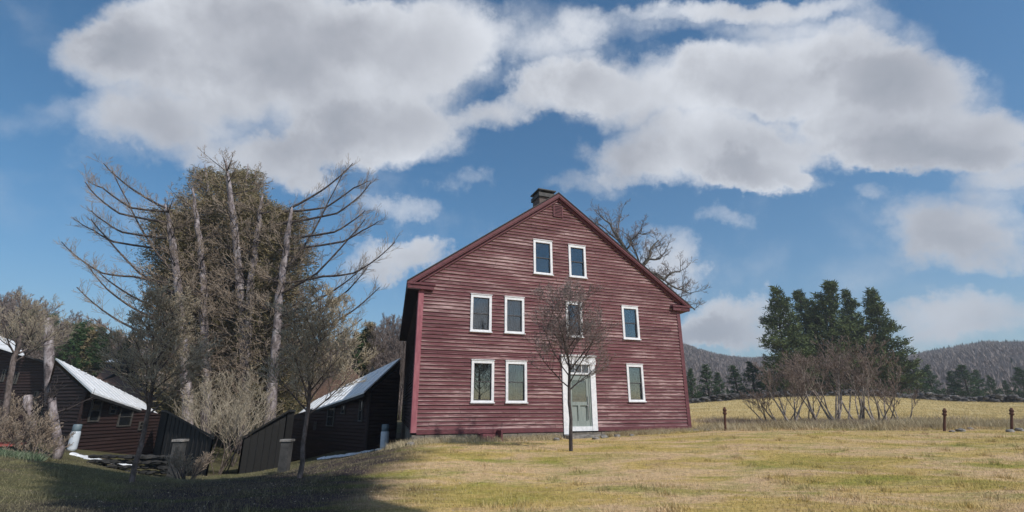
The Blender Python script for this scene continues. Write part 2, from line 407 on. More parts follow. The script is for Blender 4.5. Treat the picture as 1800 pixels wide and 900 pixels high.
def bare_tree(name, loc, trunk_pts, trunk_rad, limbs, mats, nsub=(6,6,5), seed=1, twig_r=.005, spread=.7, up=.15, jit=.15, ratio=.5, start=.2):
    """trunk_pts in local coordinates; limbs = list of (base, dir, L, r)."""
    rr = random.Random(seed); e = empty(name, loc)
    mb = MB(); mb.tube(trunk_pts, trunk_rad, 10, .08); mb.build('trunk', mats[0], e, True)
    out = {i: [] for i in range(6)}
    for b, d, L, r in limbs: branch(out, rr, b, d, L, r, 0, len(nsub), nsub, spread, up, jit, 6, ratio, twig_r, start)
    big = out[0]+out[1]; small = [s for k in range(2, 6) for s in out[k]]
    V, Fc, rn = seg_mesh(big, 5); fast_mesh('branch_crown', V, Fc, mats[0], e, True)
    V, Fc, rn = seg_mesh(small, 3); fast_mesh('twig_crown', V, Fc, mats[1], e, rnd=rn)
    return e

def clump_mesh(centers, dirs, size, per, rr_seed, flat=.5, width=.18):
    """needle / leaf clumps: per thin triangles round each centre."""
    g = np.random.default_rng(rr_seed); n = len(centers); c = np.repeat(centers, per, 0); dd = np.repeat(dirs, per, 0)
    d = g.normal(size=(n*per,3)); d[:,2] *= flat; d = d/np.linalg.norm(d,axis=1)[:,None]+dd*.6; d /= np.linalg.norm(d,axis=1)[:,None]
    s = np.cross(d, g.normal(size=(n*per,3))); s /= np.linalg.norm(s,axis=1)[:,None]
    L = size*(.6+.8*g.random(n*per))[:,None]; b = c+g.normal(size=c.shape)*size*.35
    V = np.stack([b-s*L*width, b+s*L*width, b+d*L], 1).reshape(-1,3); F_ = np.arange(n*per*3).reshape(-1,3)
    return V, F_, g.random(n*per)

# ------------------------------------------------------------------ house
AZ = math.radians(69); HZ = math.radians(21)
A0 = np.array([-3.749, 19.21, EYE-.95])
house = empty('farmhouse', A0, HZ)
tag(house, 'large weathered red clapboard farmhouse with a gable front and white framed windows', 'house')
SK = math.tan(math.radians(7.5))       # the side wall leans off square in plan
W = 12.86; AP = (6.35, 10.78); EL = (-.54, 5.80); ER = (13.42, 5.85)
def roof_z(x):
    return EL[1]+(x-EL[0])*(AP[1]-EL[1])/(AP[0]-EL[0]) if x <= AP[0] else AP[1]+(x-AP[0])*(ER[1]-AP[1])/(ER[0]-AP[0])
wins = [(2.15,3.07,3.98,5.52),(3.66,4.56,3.99,5.53),(6.58,7.40,3.98,5.54),(9.53,10.44,4.02,5.56),
        (5.04,5.98,6.72,8.32),(6.83,7.73,6.74,8.29),(2.25,3.21,1.17,2.80),(3.72,4.66,1.17,2.81),(9.58,10.46,1.24,2.86)]
door = (6.30,7.92,.02,3.10)
openings = [(a+.03,b-.03,c+.03,d-.03) for a,b,c,d in wins]+[(door[0]+.05,door[1]-.05,-.5,door[3]-.05)]

def clap(W_, ztop_f, zb, expo, openings, x0=0.0, seed=3, xlim=None, thick=.046):
    """lapped boards on a wall in the local XZ plane, outward = -y. returns V,F,rnd,edge arrays"""
    rr = random.Random(seed); V = []; F_ = []; rn = []; ed = []
    z = zb; zs = []
    while True:
        zs.append(z); z += expo*(.96+.08*rr.random())
        if z > xlim(None): break
    for i, z0 in enumerate(zs):
        z1 = zs[i+1]+.012 if i+1 < len(zs) else z0+expo
        brk = sorted({z0, z1} | {q for o in openings for q in (o[2], o[3]) if z0+.004 < q < z1-.004})
        joints = []; x = x0+rr.uniform(.5,3.5)
        while x < x0+W_: joints.append(x); x += rr.uniform(1.8,4.8)
        vals = [rr.random() for _ in range(len(joints)+2)]; offs = [rr.gauss(0,.0035) for _ in vals]; dz = [rr.gauss(0,.003) for _ in vals]
        for a, b in zip(brk[:-1], brk[1:]):
            la, ra = ztop_f(a); lb, rb_ = ztop_f(b)
            if ra-la < .05: continue
            if rb_ < lb: lb = rb_ = (la+ra)/2
            ivs = [(min(la, lb), max(ra, rb_))]
            for o in openings:
                if o[2] < (a+b)/2 < o[3]:
                    nv = []
                    for s, e_ in ivs:
                        if o[0] > s: nv.append((s, min(e_, o[0])))
                        if o[1] < e_: nv.append((max(s, o[1]), e_))
                    ivs = [q for q in nv if q[1]-q[0] > .01]
            cuts = []
            for s, e_ in ivs:
                pts = [s]+[j for j in joints if s < j < e_]+[e_]; cuts += list(zip(pts[:-1], pts[1:]))
            for s, e_ in cuts:
                k = sum(1 for j in joints if j <= s+1e-6)
                fa = (a-z0)/(z1-z0); fb = (b-z0)/(z1-z0); off = offs[k]
                ya = -(thick*(1-fa)+.004+abs(off)); yb = -(thick*(1-fb)+.004+abs(off)); d0 = dz[k] if a == z0 else 0
                g = .0045
                sa = max(s+g, la); ea = min(e_-g, ra); sb = max(s+g, lb); eb = min(e_-g, rb_)
                if ea <= sa: continue
                if eb < sb: sb = eb = (sb+eb)/2
                n = max(1, int((ea-sa)/.6)); 
                # subdivide the height in two so the butt edge has its own wear value
                fm = .30
                o_ = len(V)
                rows = [(0., a+d0, ya), (fm, a+(b-a)*fm, ya+(yb-ya)*fm), (1., b, yb)]
                for t, zz, yy in rows:
                    xa = sa+(sb-sa)*t; xb = ea+(eb-ea)*t
                    V += [(xa, yy, zz), (xb, yy, zz)]
                    ed_v = 1.0 if t == 0 and fa == 0 else (.25 if t == fm and fa == 0 else 0.)
                    ed += [ed_v, ed_v]
                V += [(sa, -.001, a+d0), (ea, -.001, a+d0)]; ed += [.6,.6]
                F_ += [(o_, o_+1, o_+3, o_+2), (o_+2, o_+3, o_+5, o_+4), (o_+6, o_+7, o_+1, o_)]
                rn += [vals[k]]*3
    return V, F_, rn, ed
def clap_obj(name, mat, parent, data, xf=None):
    V, F_, rn, ed = data
    if xf: V = [xf(p) for p in V]
    o = fast_mesh(name, V, F_, mat, parent, rnd=rn)
    at = o.data.attributes.new('edge', 'FLOAT', 'POINT'); at.data.foreach_set('value', np.array(ed, np.float32))
    return o
def front_lim(z):
    if z is None: return 10.55
    if z <= 5.95: return (0.02, W-.02)
    return ((z+.22-EL[1])/((AP[1]-EL[1])/(AP[0]-EL[0]))+EL[0], (z+.22-AP[1])/((ER[1]-AP[1])/(ER[0]-AP[0]))+AP[0])
def lim(z):
    if z is None: return 10.5
    l, r = front_lim(z); return (max(.02, l), min(W-.02, r))
wall = clap_obj('wall', M['red'], house, clap(W, lim, .16, .150, openings, xlim=lambda _: 10.5))
tag(wall, label='red clapboard gable wall with paint worn pale on the board edges')
# sheathing behind the boards (with holes) and interior darkness
mb = MB()
zs = sorted({0., 5.7} | {q for o in openings for q in (max(0,o[2]), o[3])}); zs = [z for z in zs if z <= 5.7]
def cells(mb, x0, x1, zlist, ops, y0, y1):
    xs = sorted({x0, x1} | {q for o in ops for q in (o[0], o[1]) if x0 < q < x1})
    for za, zb_ in zip(zlist[:-1], zlist[1:]):
        run = None
        for xa, xb in zip(xs[:-1], xs[1:]):
            cx, cz = (xa+xb)/2, (za+zb_)/2
            hole = any(o[0] < cx < o[1] and o[2] < cz < o[3] for o in ops)
            if hole:
                if run: mb.box(run[0], run[1], y0, y1, za, zb_); run = None
            else: run = (run[0], xb) if run else (xa, xb)
        if run: mb.box(run[0], run[1], y0, y1, za, zb_)
cells(mb, .03, W-.03, zs, openings, .002, .12)
# gable sheathing as slices
z = 5.7; aop = [o for o in openings if o[3] > 5.8]
zz = sorted({5.7, 10.45} | set(np.arange(5.9, 10.4, .2).round(3)) | {q for o in aop for q in (o[2], o[3])})
for a, b in zip(zz[:-1], zz[1:]):
    l, r = lim(b); 
    if r-l > .1: cells(mb, l, r, [a, b], aop, .002, .12)
mb.build('wall_backing', M['dark'], house)
# side and rear walls
DEP = 16.0
def sk(x, y): return (x+SK*y, y)
V_, F_, rn, ed = clap(DEP, lambda z: (0, DEP) if z is not None else 5.6, .16, .150, [], xlim=lambda _: 5.6, seed=5)
def xf_left(p): y = p[0]; return (SK*y+p[1]*1.0-.002, y+.02, p[2])
def xf_right(p): y = p[0]; return (W+SK*y-p[1]+.002, y+.02, p[2])
clap_obj('side_wall', M['shadedred'], house, (V_, F_, rn, ed), xf_left)
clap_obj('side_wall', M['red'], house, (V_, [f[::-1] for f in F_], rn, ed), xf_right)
mb = MB(); mb.slab([(W+SK*DEP,DEP,0),(SK*DEP,DEP,0),(SK*DEP,DEP,5.8),(AP[0]+SK*DEP,DEP,10.4),(W+SK*DEP,DEP,5.8)], (0,-.1,0)); 
mb.slab([(0,0.13,0),(SK*DEP,DEP,0),(SK*DEP,DEP,5.75),(0,.13,5.75)], (.1,0,0)); mb.slab([(W,0.13,0),(W+SK*DEP,DEP,0),(W+SK*DEP,DEP,5.75),(W,.13,5.75)], (-.1,0,0))
mb.build('rear_wall', M['shadedred'], house)
# corner boards
for x0, x1, mt in ((-.045, .17, 'pinktrim'), (W-.15, W+.045, 'redtrim')):
    mb = MB(); mb.box(x0, x1, -.062, -.002, .06, 5.62); mb.box(x0+(0 if x0 < 1 else .135), x1-(.145 if x0 < 1 else 0), 0, .14, .06, 5.6); mb.build('corner_board', M[mt], house)
mb = MB(); mb.box(.175, door[0]-.02, -.056, -.006, .0, .17); mb.box(door[1]+.02, W-.155, -.056, -.006, .0, .17); mb.build('water_table', M['redtrim'], house)
# roof slabs
def off(q, o): return [tuple(np.array(p)+np.array(o)) for p in q]
mb = MB(); fo = -.26
lq = [(EL[0]+SK*fo, fo, EL[1]-.02), (AP[0]+SK*fo, fo, AP[1]-.02), (AP[0]+SK*(DEP+.3), DEP+.3, AP[1]-.02), (EL[0]+SK*(DEP+.3), DEP+.3, EL[1]-.02)]
rq = [(ER[0]+SK*fo, fo, ER[1]-.02), (AP[0]+SK*fo, fo, AP[1]-.02), (AP[0]+SK*(DEP+.3), DEP+.3, AP[1]-.02), (ER[0]+SK*(DEP+.3), DEP+.3, ER[1]-.02)]
mb.slab(lq, (0,0,.05)); mb.slab(rq, (0,0,.052))
roof = mb.build('roof', M['shingle'], house)
# rake boards (fascia) with a lower moulding
for nm, e in (('l', EL), ('r', ER)):
    mb = MB()
    def band(zt, zb2, y0, y1, ins=0):
        ex = e[0]+(ins if e[0] < 1 else -ins); rz = roof_z(ex)
        mb.slab([(ex,y0,rz-zt),(AP[0],y0,AP[1]-zt),(AP[0],y0,AP[1]-zb2),(ex,y0,rz-zb2)], (0,y1-y0,0))
    band(.022, .17, -.235, -.20); band(.17, .225, -.215, -.07); band(.225, .36, -.10, -.005, .5)
    mb.build('rake_board', M['redtrim'], house)
# soffits and eave boxes
mb = MB()
mb.slab([(EL[0]+.02,-.2,EL[1]-.30),(EL[0]+.02+SK*DEP,DEP,EL[1]-.30),(0+SK*DEP-.01,DEP,EL[1]-.30),(-.01,-.2,EL[1]-.30)], (0,0,.05))
mb.slab([(EL[0]+.0,-.2,EL[1]-.30),(EL[0]+SK*DEP,DEP,EL[1]-.30),(EL[0]+SK*DEP,DEP,EL[1]-.025),(EL[0],-.2,EL[1]-.025)], (.018,0,0))
mb.build('eave_box', M['shadedred'], house)
mb = MB()
mb.slab([(ER[0]-.02,-.2,ER[1]-.30),(ER[0]-.02+SK*DEP,DEP,ER[1]-.30),(W+SK*DEP+.01,DEP,ER[1]-.30),(W+.01,-.2,ER[1]-.30)], (0,0,.05))
mb.slab([(ER[0],-.2,ER[1]-.30),(ER[0]+SK*DEP,DEP,ER[1]-.30),(ER[0]+SK*DEP,DEP,ER[1]-.025),(ER[0],-.2,ER[1]-.025)], (-.018,0,0))
mb.build('eave_box', M['redtrim'], house)
# cornice returns
for s, x0, x1 in ((0, EL[0], .55), (1, W-.45, ER[0])):
    mb = MB(); mb.box(x0+.02, x1, -.20, -.07, EL[1]-.27, EL[1]-.10); mb.box(x0-.02, x1+.04, -.25, -.07, EL[1]-.10, EL[1]-.05)
    mb.slab([(x0-.02,-.25,EL[1]-.048),(x1+.04,-.25,EL[1]-.048),(x1+.04,-.07,EL[1]+.03),(x0-.02,-.07,EL[1]+.03)], (0,0,.012))
    mb.build('cornice_return', M['redtrim'], house)
# chimney
mb = MB(); cx = AP[0]+.35+SK*3.2; mb.box(cx-.43, cx+.43, 2.8, 3.7, 9.6, 11.95); ch = mb.build('chimney', M['brick'], roof)
mb = MB(); mb.box(cx-.50, cx+.50, 2.7, 3.8, 11.952, 12.17)
for a in (-.45, .35): mb.box(cx+a, cx+a+.1, 2.8, 2.9, 12.17, 12.32); mb.box(cx+a, cx+a+.1, 3.6, 3.7, 12.17, 12.32)
mb.box(cx-.53, cx+.53, 2.68, 3.82, 12.322, 12.38)
tag(mb.build('chimney_cap', M['slate'], roof), label='dark slab cap on short posts over the brick chimney')
# gable vent
vx0, vx1, vz0, vz1 = 6.12, 6.56, 9.64, 10.16
mb = MB(); mb.box(vx0, vx1, -.055, -.04, vz0, vz1); v = mb.build('gable_vent', M['dark'], house)
mb = MB()
for k in range(6): z = vz0+.05+k*.075; mb.slab([(vx0+.04,-.085,z),(vx1-.04,-.085,z),(vx1-.04,-.055,z+.05),(vx0+.04,-.055,z+.05)], (0,.004,.012))
mb.box(vx0-.03, vx0+.03, -.09, -.04, vz0-.03, vz1+.03); mb.box(vx1-.03, vx1+.03, -.09, -.04, vz0-.03, vz1+.03)
mb.box(vx0+.03, vx1-.03, -.09, -.04, vz0-.03, vz0+.02); mb.box(vx0+.03, vx1-.03, -.09, -.04, vz1-.02, vz1+.03)
mb.build('louvre', M['redtrim'], v)

def window(parent, x0, x1, z0, z1, kind, trim=.105, ymat='white', y=0.0, depth=.1):
    w, h = x1-x0, z1-z0; mb = MB(); yo = y-.075
    mb.box(x0, x0+trim, yo, y-.003, z0, z1); mb.box(x1-trim, x1, yo, y-.003, z0, z1)
    mb.box(x0+trim, x1-trim, yo, y-.003, z1-trim*1.1, z1); mb.box(x0+trim, x1-trim, yo, y-.003, z0, z0+trim*.6)
    mb.box(x0-.03, x1+.03, yo-.045, y-.003, z0-.045, z0-.002)              # sill
    mb.box(x0-.02, x1+.02, yo-.025, y-.003, z1+.002, z1+.03)              # drip cap
    fr = mb.build('window', M[ymat], parent)
    ix0, ix1, iz0, iz1 = x0+trim, x1-trim, z0+trim*.6, z1-trim*1.1; zm = (iz0+iz1)/2
    mb = MB(); s = .035
    for a, b, yy in ((iz0, zm+.015, y+.02), (zm-.015, iz1, y-.015)):
        mb.box(ix0, ix0+s, yy, yy+.03, a, b); mb.box(ix1-s, ix1, yy, yy+.03, a, b)
        mb.box(ix0+s, ix1-s, yy, yy+.03, a, a+s); mb.box(ix0+s, ix1-s, yy, yy+.03, b-s, b)
    mb.build('sash', M['white'] if kind == 'pale' else M['sashdark'], fr)
    mb = MB()
    mb.box(ix0+s, ix1-s, y+.033, y+.037, iz0+s, zm-.015); mb.box(ix0+s, ix1-s, y-.002, y+.002, zm+.015, iz1-s)
    mb.build('pane', M['glass'], fr)
    mb = MB(); nn = 22; vs = []
    for k in range(nn+1):
        xx = ix0+(ix1-ix0)*k/nn; yy = y+.10+.012*math.sin(k*1.9)
        vs += [(xx, yy, iz0 if kind != 'half' else zm-.02), (xx, yy, iz1)]
    if kind == 'attic':
        vs = []
        for k in range(nn+1):
            xx = ix0+(ix1-ix0)*k/nn; vs += [(xx, y+.09, iz0), (xx, y+.09, zm+.0)]
    mb.add(vs, [(2*k, 2*k+2, 2*k+3, 2*k+1) for k in range(nn)])
    mb.build('curtain', M['shade_cloth'] if kind in ('attic', 'shade') else M['lace'], fr)
    if kind in ('shade',):
        pass
    return fr
M['sashdark'] = two('dark_sash', (.035,.033,.035), (.07,.065,.07), 9, .6, bst=.1)
kinds = ['lace','lace','lace','lace','attic','attic','shade','lace','lace']
labs = [None]*9
for (a,b,c,d), k in zip(wins, kinds): window(house, a, b, c, d, 'pale' if False else k)
# room shells behind the windows so the glass does not look into the void
mb = MB()
mb.slab([(.2,.9,.1),(W-.1,.9,.1),(W-.1,.9,5.6),(.2,.9,5.6)], (0,.05,0)); mb.slab([(3,.9,6.3),(9.6,.9,6.3),(7.4,.9,8.8),(5.2,.9,8.8)], (0,.05,0))
mb.box(.2, W-.1, .13, .9, -.02, .02); mb.box(.2, W-.1, .13, .9, 5.6, 5.64); mb.box(.2, W-.1, .13, .9, 3.3, 3.34)
mb.build('inner_wall', M['dark'], house)
# door
x0, x1, z0, z1 = door
mb = MB(); mb.box(x0, x0+.25, -.10, -.003, -.10, z1-.33); mb.box(x1-.25, x1, -.10, -.003, .02, z1-.33)
mb.box(x0-.03, x1+.03, -.12, -.003, z1-.33, z1); mb.box(x0-.07, x1+.07, -.17, -.003, z1+.002, z1+.07)
mb.box(x0+.26, x1-.26, -.085, -.003, .02, .20)
dfr = mb.build('door_frame', M['white'], house)
mb = MB(); dx0, dx1 = x0+.33, x1-.33
mb.box(x0+.25, x1-.25, .02, .06, .2, z1-.33)
for a, b, c, d in ((dx0,dx0+.13,.2,2.25),(dx1-.13,dx1,.2,2.25),(dx0+.13,dx1-.13,.2,.42),(dx0+.13,dx1-.13,1.05,1.2),(dx0+.13,dx1-.13,2.1,2.25),(dx0+.40,dx0+.50,.42,1.05)):
    mb.box(a, b, -.03, .018, c, d)
mb.box(x0+.25, dx0-.002, -.05, .018, .2, 2.34); mb.box(dx1+.002, x1-.25, -.05, .018, .2, 2.34)
dr = mb.build('door', M['doorgrey'], house); tag(dr, label='pale grey green storm door with glass upper half')
mb = MB(); mb.box(dx0+.13, dx1-.13, -.012, -.008, 1.2, 2.1); mb.build('pane', M['glass'], dr)
mb = MB(); mb.box(dx1-.11, dx1-.05, -.055, -.031, .98, 1.12); mb.tube([(dx1-.08,-.06,1.05),(dx1-.16,-.075,1.05)], [.012,.012], 8); mb.build('handle', M['metal'], dr)
mb = MB(); mb.tube([(dx1-.08,-.07,1.45),(dx1-.07,-.07,.5)], [.016,.016], 8); mb.build('closer_bar', M['metal'], dr)
mb = MB(); mb.box(x0+.25, x1-.25, -.045, .015, 2.342, 2.42); mb.box(x0+.25, x0+.31, -.04, .015, 2.42, z1-.33); mb.box(x1-.31, x1-.25, -.04, .015, 2.42, z1-.33)
for k in (1,2): xx = x0+.31+(x1-x0-.62)*k/3; mb.box(xx-.015, xx+.015, -.035, .0, 2.42, z1-.33)
tr = mb.build('transom', M['white'], house); mb = MB(); mb.box(x0+.31, x1-.31, -.004, .0, 2.42, z1-.33); mb.build('pane', M['glass'], tr)
# foundation
mb = MB(); rr = random.Random(4)
x = 0.0
while x < W:
    w = rr.uniform(.35, .9); w = min(w, W-x)
    mb.hexa([(x+.008,-.03-rr.random()*.05,-.9),(x+w-.008,-.03-rr.random()*.05,-.9),(x+w-.008,.3,-.9),(x+.008,.3,-.9),
             (x+.012,-.015-rr.random()*.03,-.025-rr.random()*.02),(x+w-.012,-.015-rr.random()*.03,-.025-rr.random()*.02),(x+w-.012,.3,-.012),(x+.012,.3,-.012)])
    x += w
mb.slab([(.0,.31,-2.2),(SK*DEP,DEP,-2.2),(SK*DEP,DEP,.1),(.0,.31,.1)], (.15,0,0)); mb.slab([(W,.31,-1.5),(W+SK*DEP,DEP,-1.5),(W+SK*DEP,DEP,.1),(W,.31,.1)], (-.15,0,0))
mb.build('foundation', M['found'], house)
# small red cellar hatch against the foundation
mb = MB(); mb.box(3.35, 3.43, -.55, -.06, -.35, .12); mb.box(2.55, 2.63, -.5, -.06, -.35, .0)
mb.slab([(2.63,-.45,-.28),(3.35,-.45,-.28),(3.35,-.065,-.06),(2.63,-.065,-.06)], (0,0,.04))
tag(mb.build('cellar_hatch', M['redtrim'], house), label='small dark red cellar hatch low against the foundation')

def hw(x, y, z=0):                     # house local -> world
    c, s = math.cos(HZ), math.sin(HZ); return np.array([A0[0]+x*c-y*s, A0[1]+x*s+y*c, A0[2]+z])
# door steps (stone)
st = empty('stone_steps', hw(7.1, -.5, -.4), HZ); tag(st, 'rough grey stone steps in front of the farmhouse door', 'steps')
for k, (hx, yy0, yy1, zt) in enumerate(((.85, -.15, .35, .28), (1.15, -.62, -.13, .13))):
    mb = MB(); n = 7; vs = []
    for zz, q in ((-.3, 1.02), (zt-.03, 1.0), (zt, .97)):
        for i in range(4*n):
            s = i//n; t = (i % n)/n; cx_, cy_ = [(-hx+2*hx*t, yy0), (hx, yy0+(yy1-yy0)*t), (hx-2*hx*t, yy1), (-hx, yy1-(yy1-yy0)*t)][s]
            vs.append((cx_*q+R.gauss(0,.012), (cy_-(yy0+yy1)/2)*q+(yy0+yy1)/2+R.gauss(0,.012), zz+R.gauss(0,.006)))
    L = 4*n; mb.add(vs, [tuple(2*L+i for i in range(L))]+[(j*L+i, j*L+(i+1)%L, (j+1)*L+(i+1)%L, (j+1)*L+i) for j in range(2) for i in range(L)])
    mb.build('step', M['stone'], st)

# ------------------------------------------------------------------ sheds on the left (a near mirror pair)
def shed(mir, rag):
    mx = (lambda p: 802-p) if mir else (lambda p: p)
    def Q(px, py, d): return P(mx(px), py, d)
    dw, de, dr_ = 31, 30.6, 33.5
    c0 = Q(650, 688, 25); c1 = Q(505, 733, dw); g1 = Q(703, 641, 26.6); g2 = Q(549, 716, 33.2)
    base = c0.copy(); base[2] = gz(c0[0], c0[1])-.1
    e = empty('shed', base)
    # wall tops
    t0 = Q(650, 688, 25.05); t1 = Q(505, 733, dw); tr0 = Q(703, 643, 26.6); tr1 = Q(545, 716, dr_)
    def wallq(a, b, ta, tb, name, mt, seed, ops=()):
        L = math.hypot(b[0]-a[0], b[1]-a[1]); ux = (b-a)/L; ux[2] = 0
        nrm = np.array([ux[1], -ux[0], 0]); 
        if np.dot(nrm, -a[:2].tolist()+[0] if False else np.array([-a[0], -a[1], 0])) < 0: nrm = -nrm
        zb = min(gz(a[0],a[1]), gz(b[0],b[1]))-.3; za, zb2 = ta[2], tb[2]
        hi = max(za, zb2)
        def tf(z):
            if abs(za-zb2) < .01: return (0, L)
            t = (z-za)/(zb2-za)*L
            if za > zb2: return (0, max(0., min(L, t)))
            return (min(L, max(0., t)), L)
        D = clap(L, tf, zb, .17, list(ops), xlim=lambda _: hi, seed=seed, thick=.025)
        V_ = [tuple(a[k]*(k < 2)+ux[k]*p[0]-nrm[k]*p[1]*1.0+(p[2] if k == 2 else 0)-base[k] for k in range(3)) for p in D[0]]
        o = clap_obj(name, mt, e, (V_, D[1], D[2], D[3]))
        mb = MB(); a2 = a-nrm*.01; b2 = b-nrm*.01
        mb.slab([(a2[0],a2[1],zb),(b2[0],b2[1],zb),(b2[0],b2[1],zb2-.02),(a2[0],a2[1],za-.02)], -nrm*.1)
        mb.v = [(p[0]-base[0], p[1]-base[1], p[2]-base[2]) for p in mb.v]; mb.build('wall_lining', M['dark'], e)
        return ux, nrm
    ux, nrm = wallq(c1, c0, t1, t0, 'side_wall', M['shedred'], 21+mir)
    wallq(c0, g1, t0, tr0, 'gable_wall', M['shedred'], 31+mir)
    mb = MB(); mb.slab([(g1[0],g1[1],base[2]-1),(g2[0],g2[1],base[2]-1),(g2[0],g2[1],tr1[2]-.45),(g1[0],g1[1],tr0[2]-.45)], (.05,.05,0))
    mb.slab([(c1[0],c1[1],base[2]-1.5),(g2[0],g2[1],base[2]-1.5),(g2[0],g2[1],tr1[2]-.45),(c1[0],c1[1],t1[2]-.1)], (.05,-.05,0))
    mb.v = [tuple(np.array(p)-base) for p in mb.v]; mb.build('back_wall', M['shedgrey'], e)
    # corner board
    mb = MB(); mb.box(-.06,.06,-.06,.06,-.4,t0[2]-base[2]-.03); o = mb.build('corner_board', M['shedred'], e); o.location = (c0[0]-base[0], c0[1]-base[1], 0)
    # roof
    R0 = Q(704, 629, 26.9); E0 = Q(640, 688, 24.3); E1 = Q(523, 728, de); R1 = Q(551, 705, dr_-.5)
    mb = MB()
    nU, nV = 26, 6
    for layer in (0, 1):
        for i in range(nU+1):
            for j in range(nV+1):
                s = i/nU; t = j/nV; p = (E0*(1-s)+E1*s)*(1-t)+(R0*(1-s)+R1*s)*t
                p = p.copy(); p[2] += -.09*(1-layer)-.03*math.sin(math.pi*s)*(1-t)+.012*math.sin(i*math.pi)*1
                mb.v.append(tuple(p-base))
    k = (nU+1)*(nV+1)
    for i in range(nU):
        for j in range(nV):
            a = i*(nV+1)+j; q = (a, a+nV+1, a+nV+2, a+1)
            mb.f += [tuple(k+v for v in q), q[::-1]]; mb.m += [0,0]
    edge = [i*(nV+1) for i in range(nU+1)]+[nU*(nV+1)+j for j in range(1, nV+1)]+[i*(nV+1)+nV for i in range(nU-1, -1, -1)]+[j for j in range(nV-1, 0, -1)]
    for a, b in zip(edge, edge[1:]+edge[:1]): mb.f.append((a, b, k+b, k+a)); mb.m.append(0)
    rf = mb.build('roof', M['roofmetal'], e)
    # standing seams
    mb = MB()
    for i in range(1, 13):
        s = i/13; a = (E0*(1-s)+E1*s)-base; b = (R0*(1-s)+R1*s)-base; a[2] -= .03*math.sin(math.pi*s)-.012; b[2] += .012
        mb.tube([a, b], [.016,.016], 5)
    mb.build('roof_seam', M['roofmetal'], rf)
    # far slope of the roof
    mb = MB(); far0 = R0+np.array([R0[0]/R0[1]*2.6, 2.6, -1.6]); far1 = R1+np.array([R1[0]/R1[1]*2.6, 2.6, -.7])
    mb.slab([tuple(R0-base), tuple(R1-base), tuple(far1-base), tuple(far0-base)], (0,0,-.08)); mb.build('rear_roof', M['rustroof'], e)
    # fascia
    mb = MB(); mb.slab([tuple(E0-base+[0,0,-.10]), tuple(E1-base+[0,0,-.10]), tuple(E1-base+[0,0,-.24]), tuple(E0-base+[0,0,-.24])], -nrm*.04); mb.build('fascia', M['shedgrey'], e)
    # windows
    def on_wall(px, py, nn=.0):
        r = ray(mx(px), py); a = c0.copy(); o = np.array([0,0,EYE]); t = np.dot(a-o, nrm)/np.dot(r, nrm); return o+r*t+nrm*nn
    for wx0, wx1, wy0, wy1 in ((631,641,703,741),(601,609,712,728),(575,591,716,749),(553,558,741,756)):
        p00 = on_wall(wx0, wy1); p11 = on_wall(wx1, wy0); um = np.dot(p00-c0, ux); uM = np.dot(p11-c0, ux); um, uM = min(um,uM), max(um,uM)
        zlo, zhi = p00[2], p11[2]; o0 = c0.copy(); o0[2] = 0
        def bx(mb, ua, ub, na, nb, za, zb_):
            pts = []
            for z_ in (za, zb_):
                for u_, n_2 in ((ua,na),(ub,na),(ub,nb),(ua,nb)): 
                    q = o0+ux*u_+nrm*n_2; pts.append((q[0]-base[0], q[1]-base[1], z_-base[2]))
            mb.hexa(pts)
        mb = MB(); f = .06
        bx(mb, um, um+f, .03, .09, zlo, zhi); bx(mb, uM-f, uM, .03, .09, zlo, zhi); bx(mb, um+f, uM-f, .03, .09, zhi-f, zhi); bx(mb, um+f, uM-f, .03, .09, zlo, zlo+f)
        bx(mb, um+f, uM-f, .035, .075, (zlo+zhi)/2-.02, (zlo+zhi)/2+.02)
        w = mb.build('window', M['shedtrim'], e)
        mb = MB(); bx(mb, um+f, uM-f, .032, .045, zlo+f, zhi-f); mb.build('pane', M['darkglass'], w)
    return e, c0, base
M['shedtrim'] = two('grey_shed_trim', (.045,.042,.038), (.09,.085,.075), 8, .7)
def dglass():
    m, nt, b = new_mat('dark_pane'); b.inputs['Base Color'].default_value = (.012,.014,.016,1); b.inputs['Roughness'].default_value = .08; return m
M['darkglass'] = dglass()
sB, cB, _ = shed(False, 0); tag(sB, 'dark red shed with a pale metal roof joined to the left side of the farmhouse', 'shed')
sA, cA, _ = shed(True, 0); tag(sA, 'dark red shed with a pale metal roof at far left beyond the young bare tree', 'shed')

def prism_building(name, label, cat, foot, zb, tops, wallmat, roofmat, oh=.15, group=None):
    """foot: 4 ground corners (front-left, front-right, back-right, back-left); tops: z of each corner"""
    b = np.array([foot[0][0], foot[0][1], zb]); e = empty(name, b); tag(e, label, cat, group)
    mb = MB(); n = 4; f = [np.array([p[0], p[1], 0]) for p in foot]
    low = [tuple(f[i]-[b[0],b[1],0]) for i in range(4)]
    mb.hexa(low+[(low[i][0], low[i][1], tops[i]-zb) for i in range(4)])
    # batten strips give the walls relief
    for a, c in ((0,1),(1,2),(3,0)):
        L = np.linalg.norm(f[c]-f[a]); k = max(2, int(L/.35))
        for i in range(k+1):
            t = i/k; p = f[a]*(1-t)+f[c]*t-[b[0],b[1],0]; zt = tops[a]*(1-t)+tops[c]*t-zb
            mb.box(p[0]-.025, p[0]+.025, p[1]-.025, p[1]+.025, 0, zt-.01)
    mb.build('wall', wallmat, e)
    cen = sum(f)/4; mb = MB(); q = []
    for i in range(4):
        d = f[i]-cen; d = d/np.linalg.norm(d); p = f[i]+d*oh*1.5; q.append((p[0]-b[0], p[1]-b[1], tops[i]-zb+.01))
    mb.slab(q, (0,0,.09)); mb.build('roof', roofmat, e)
    return e
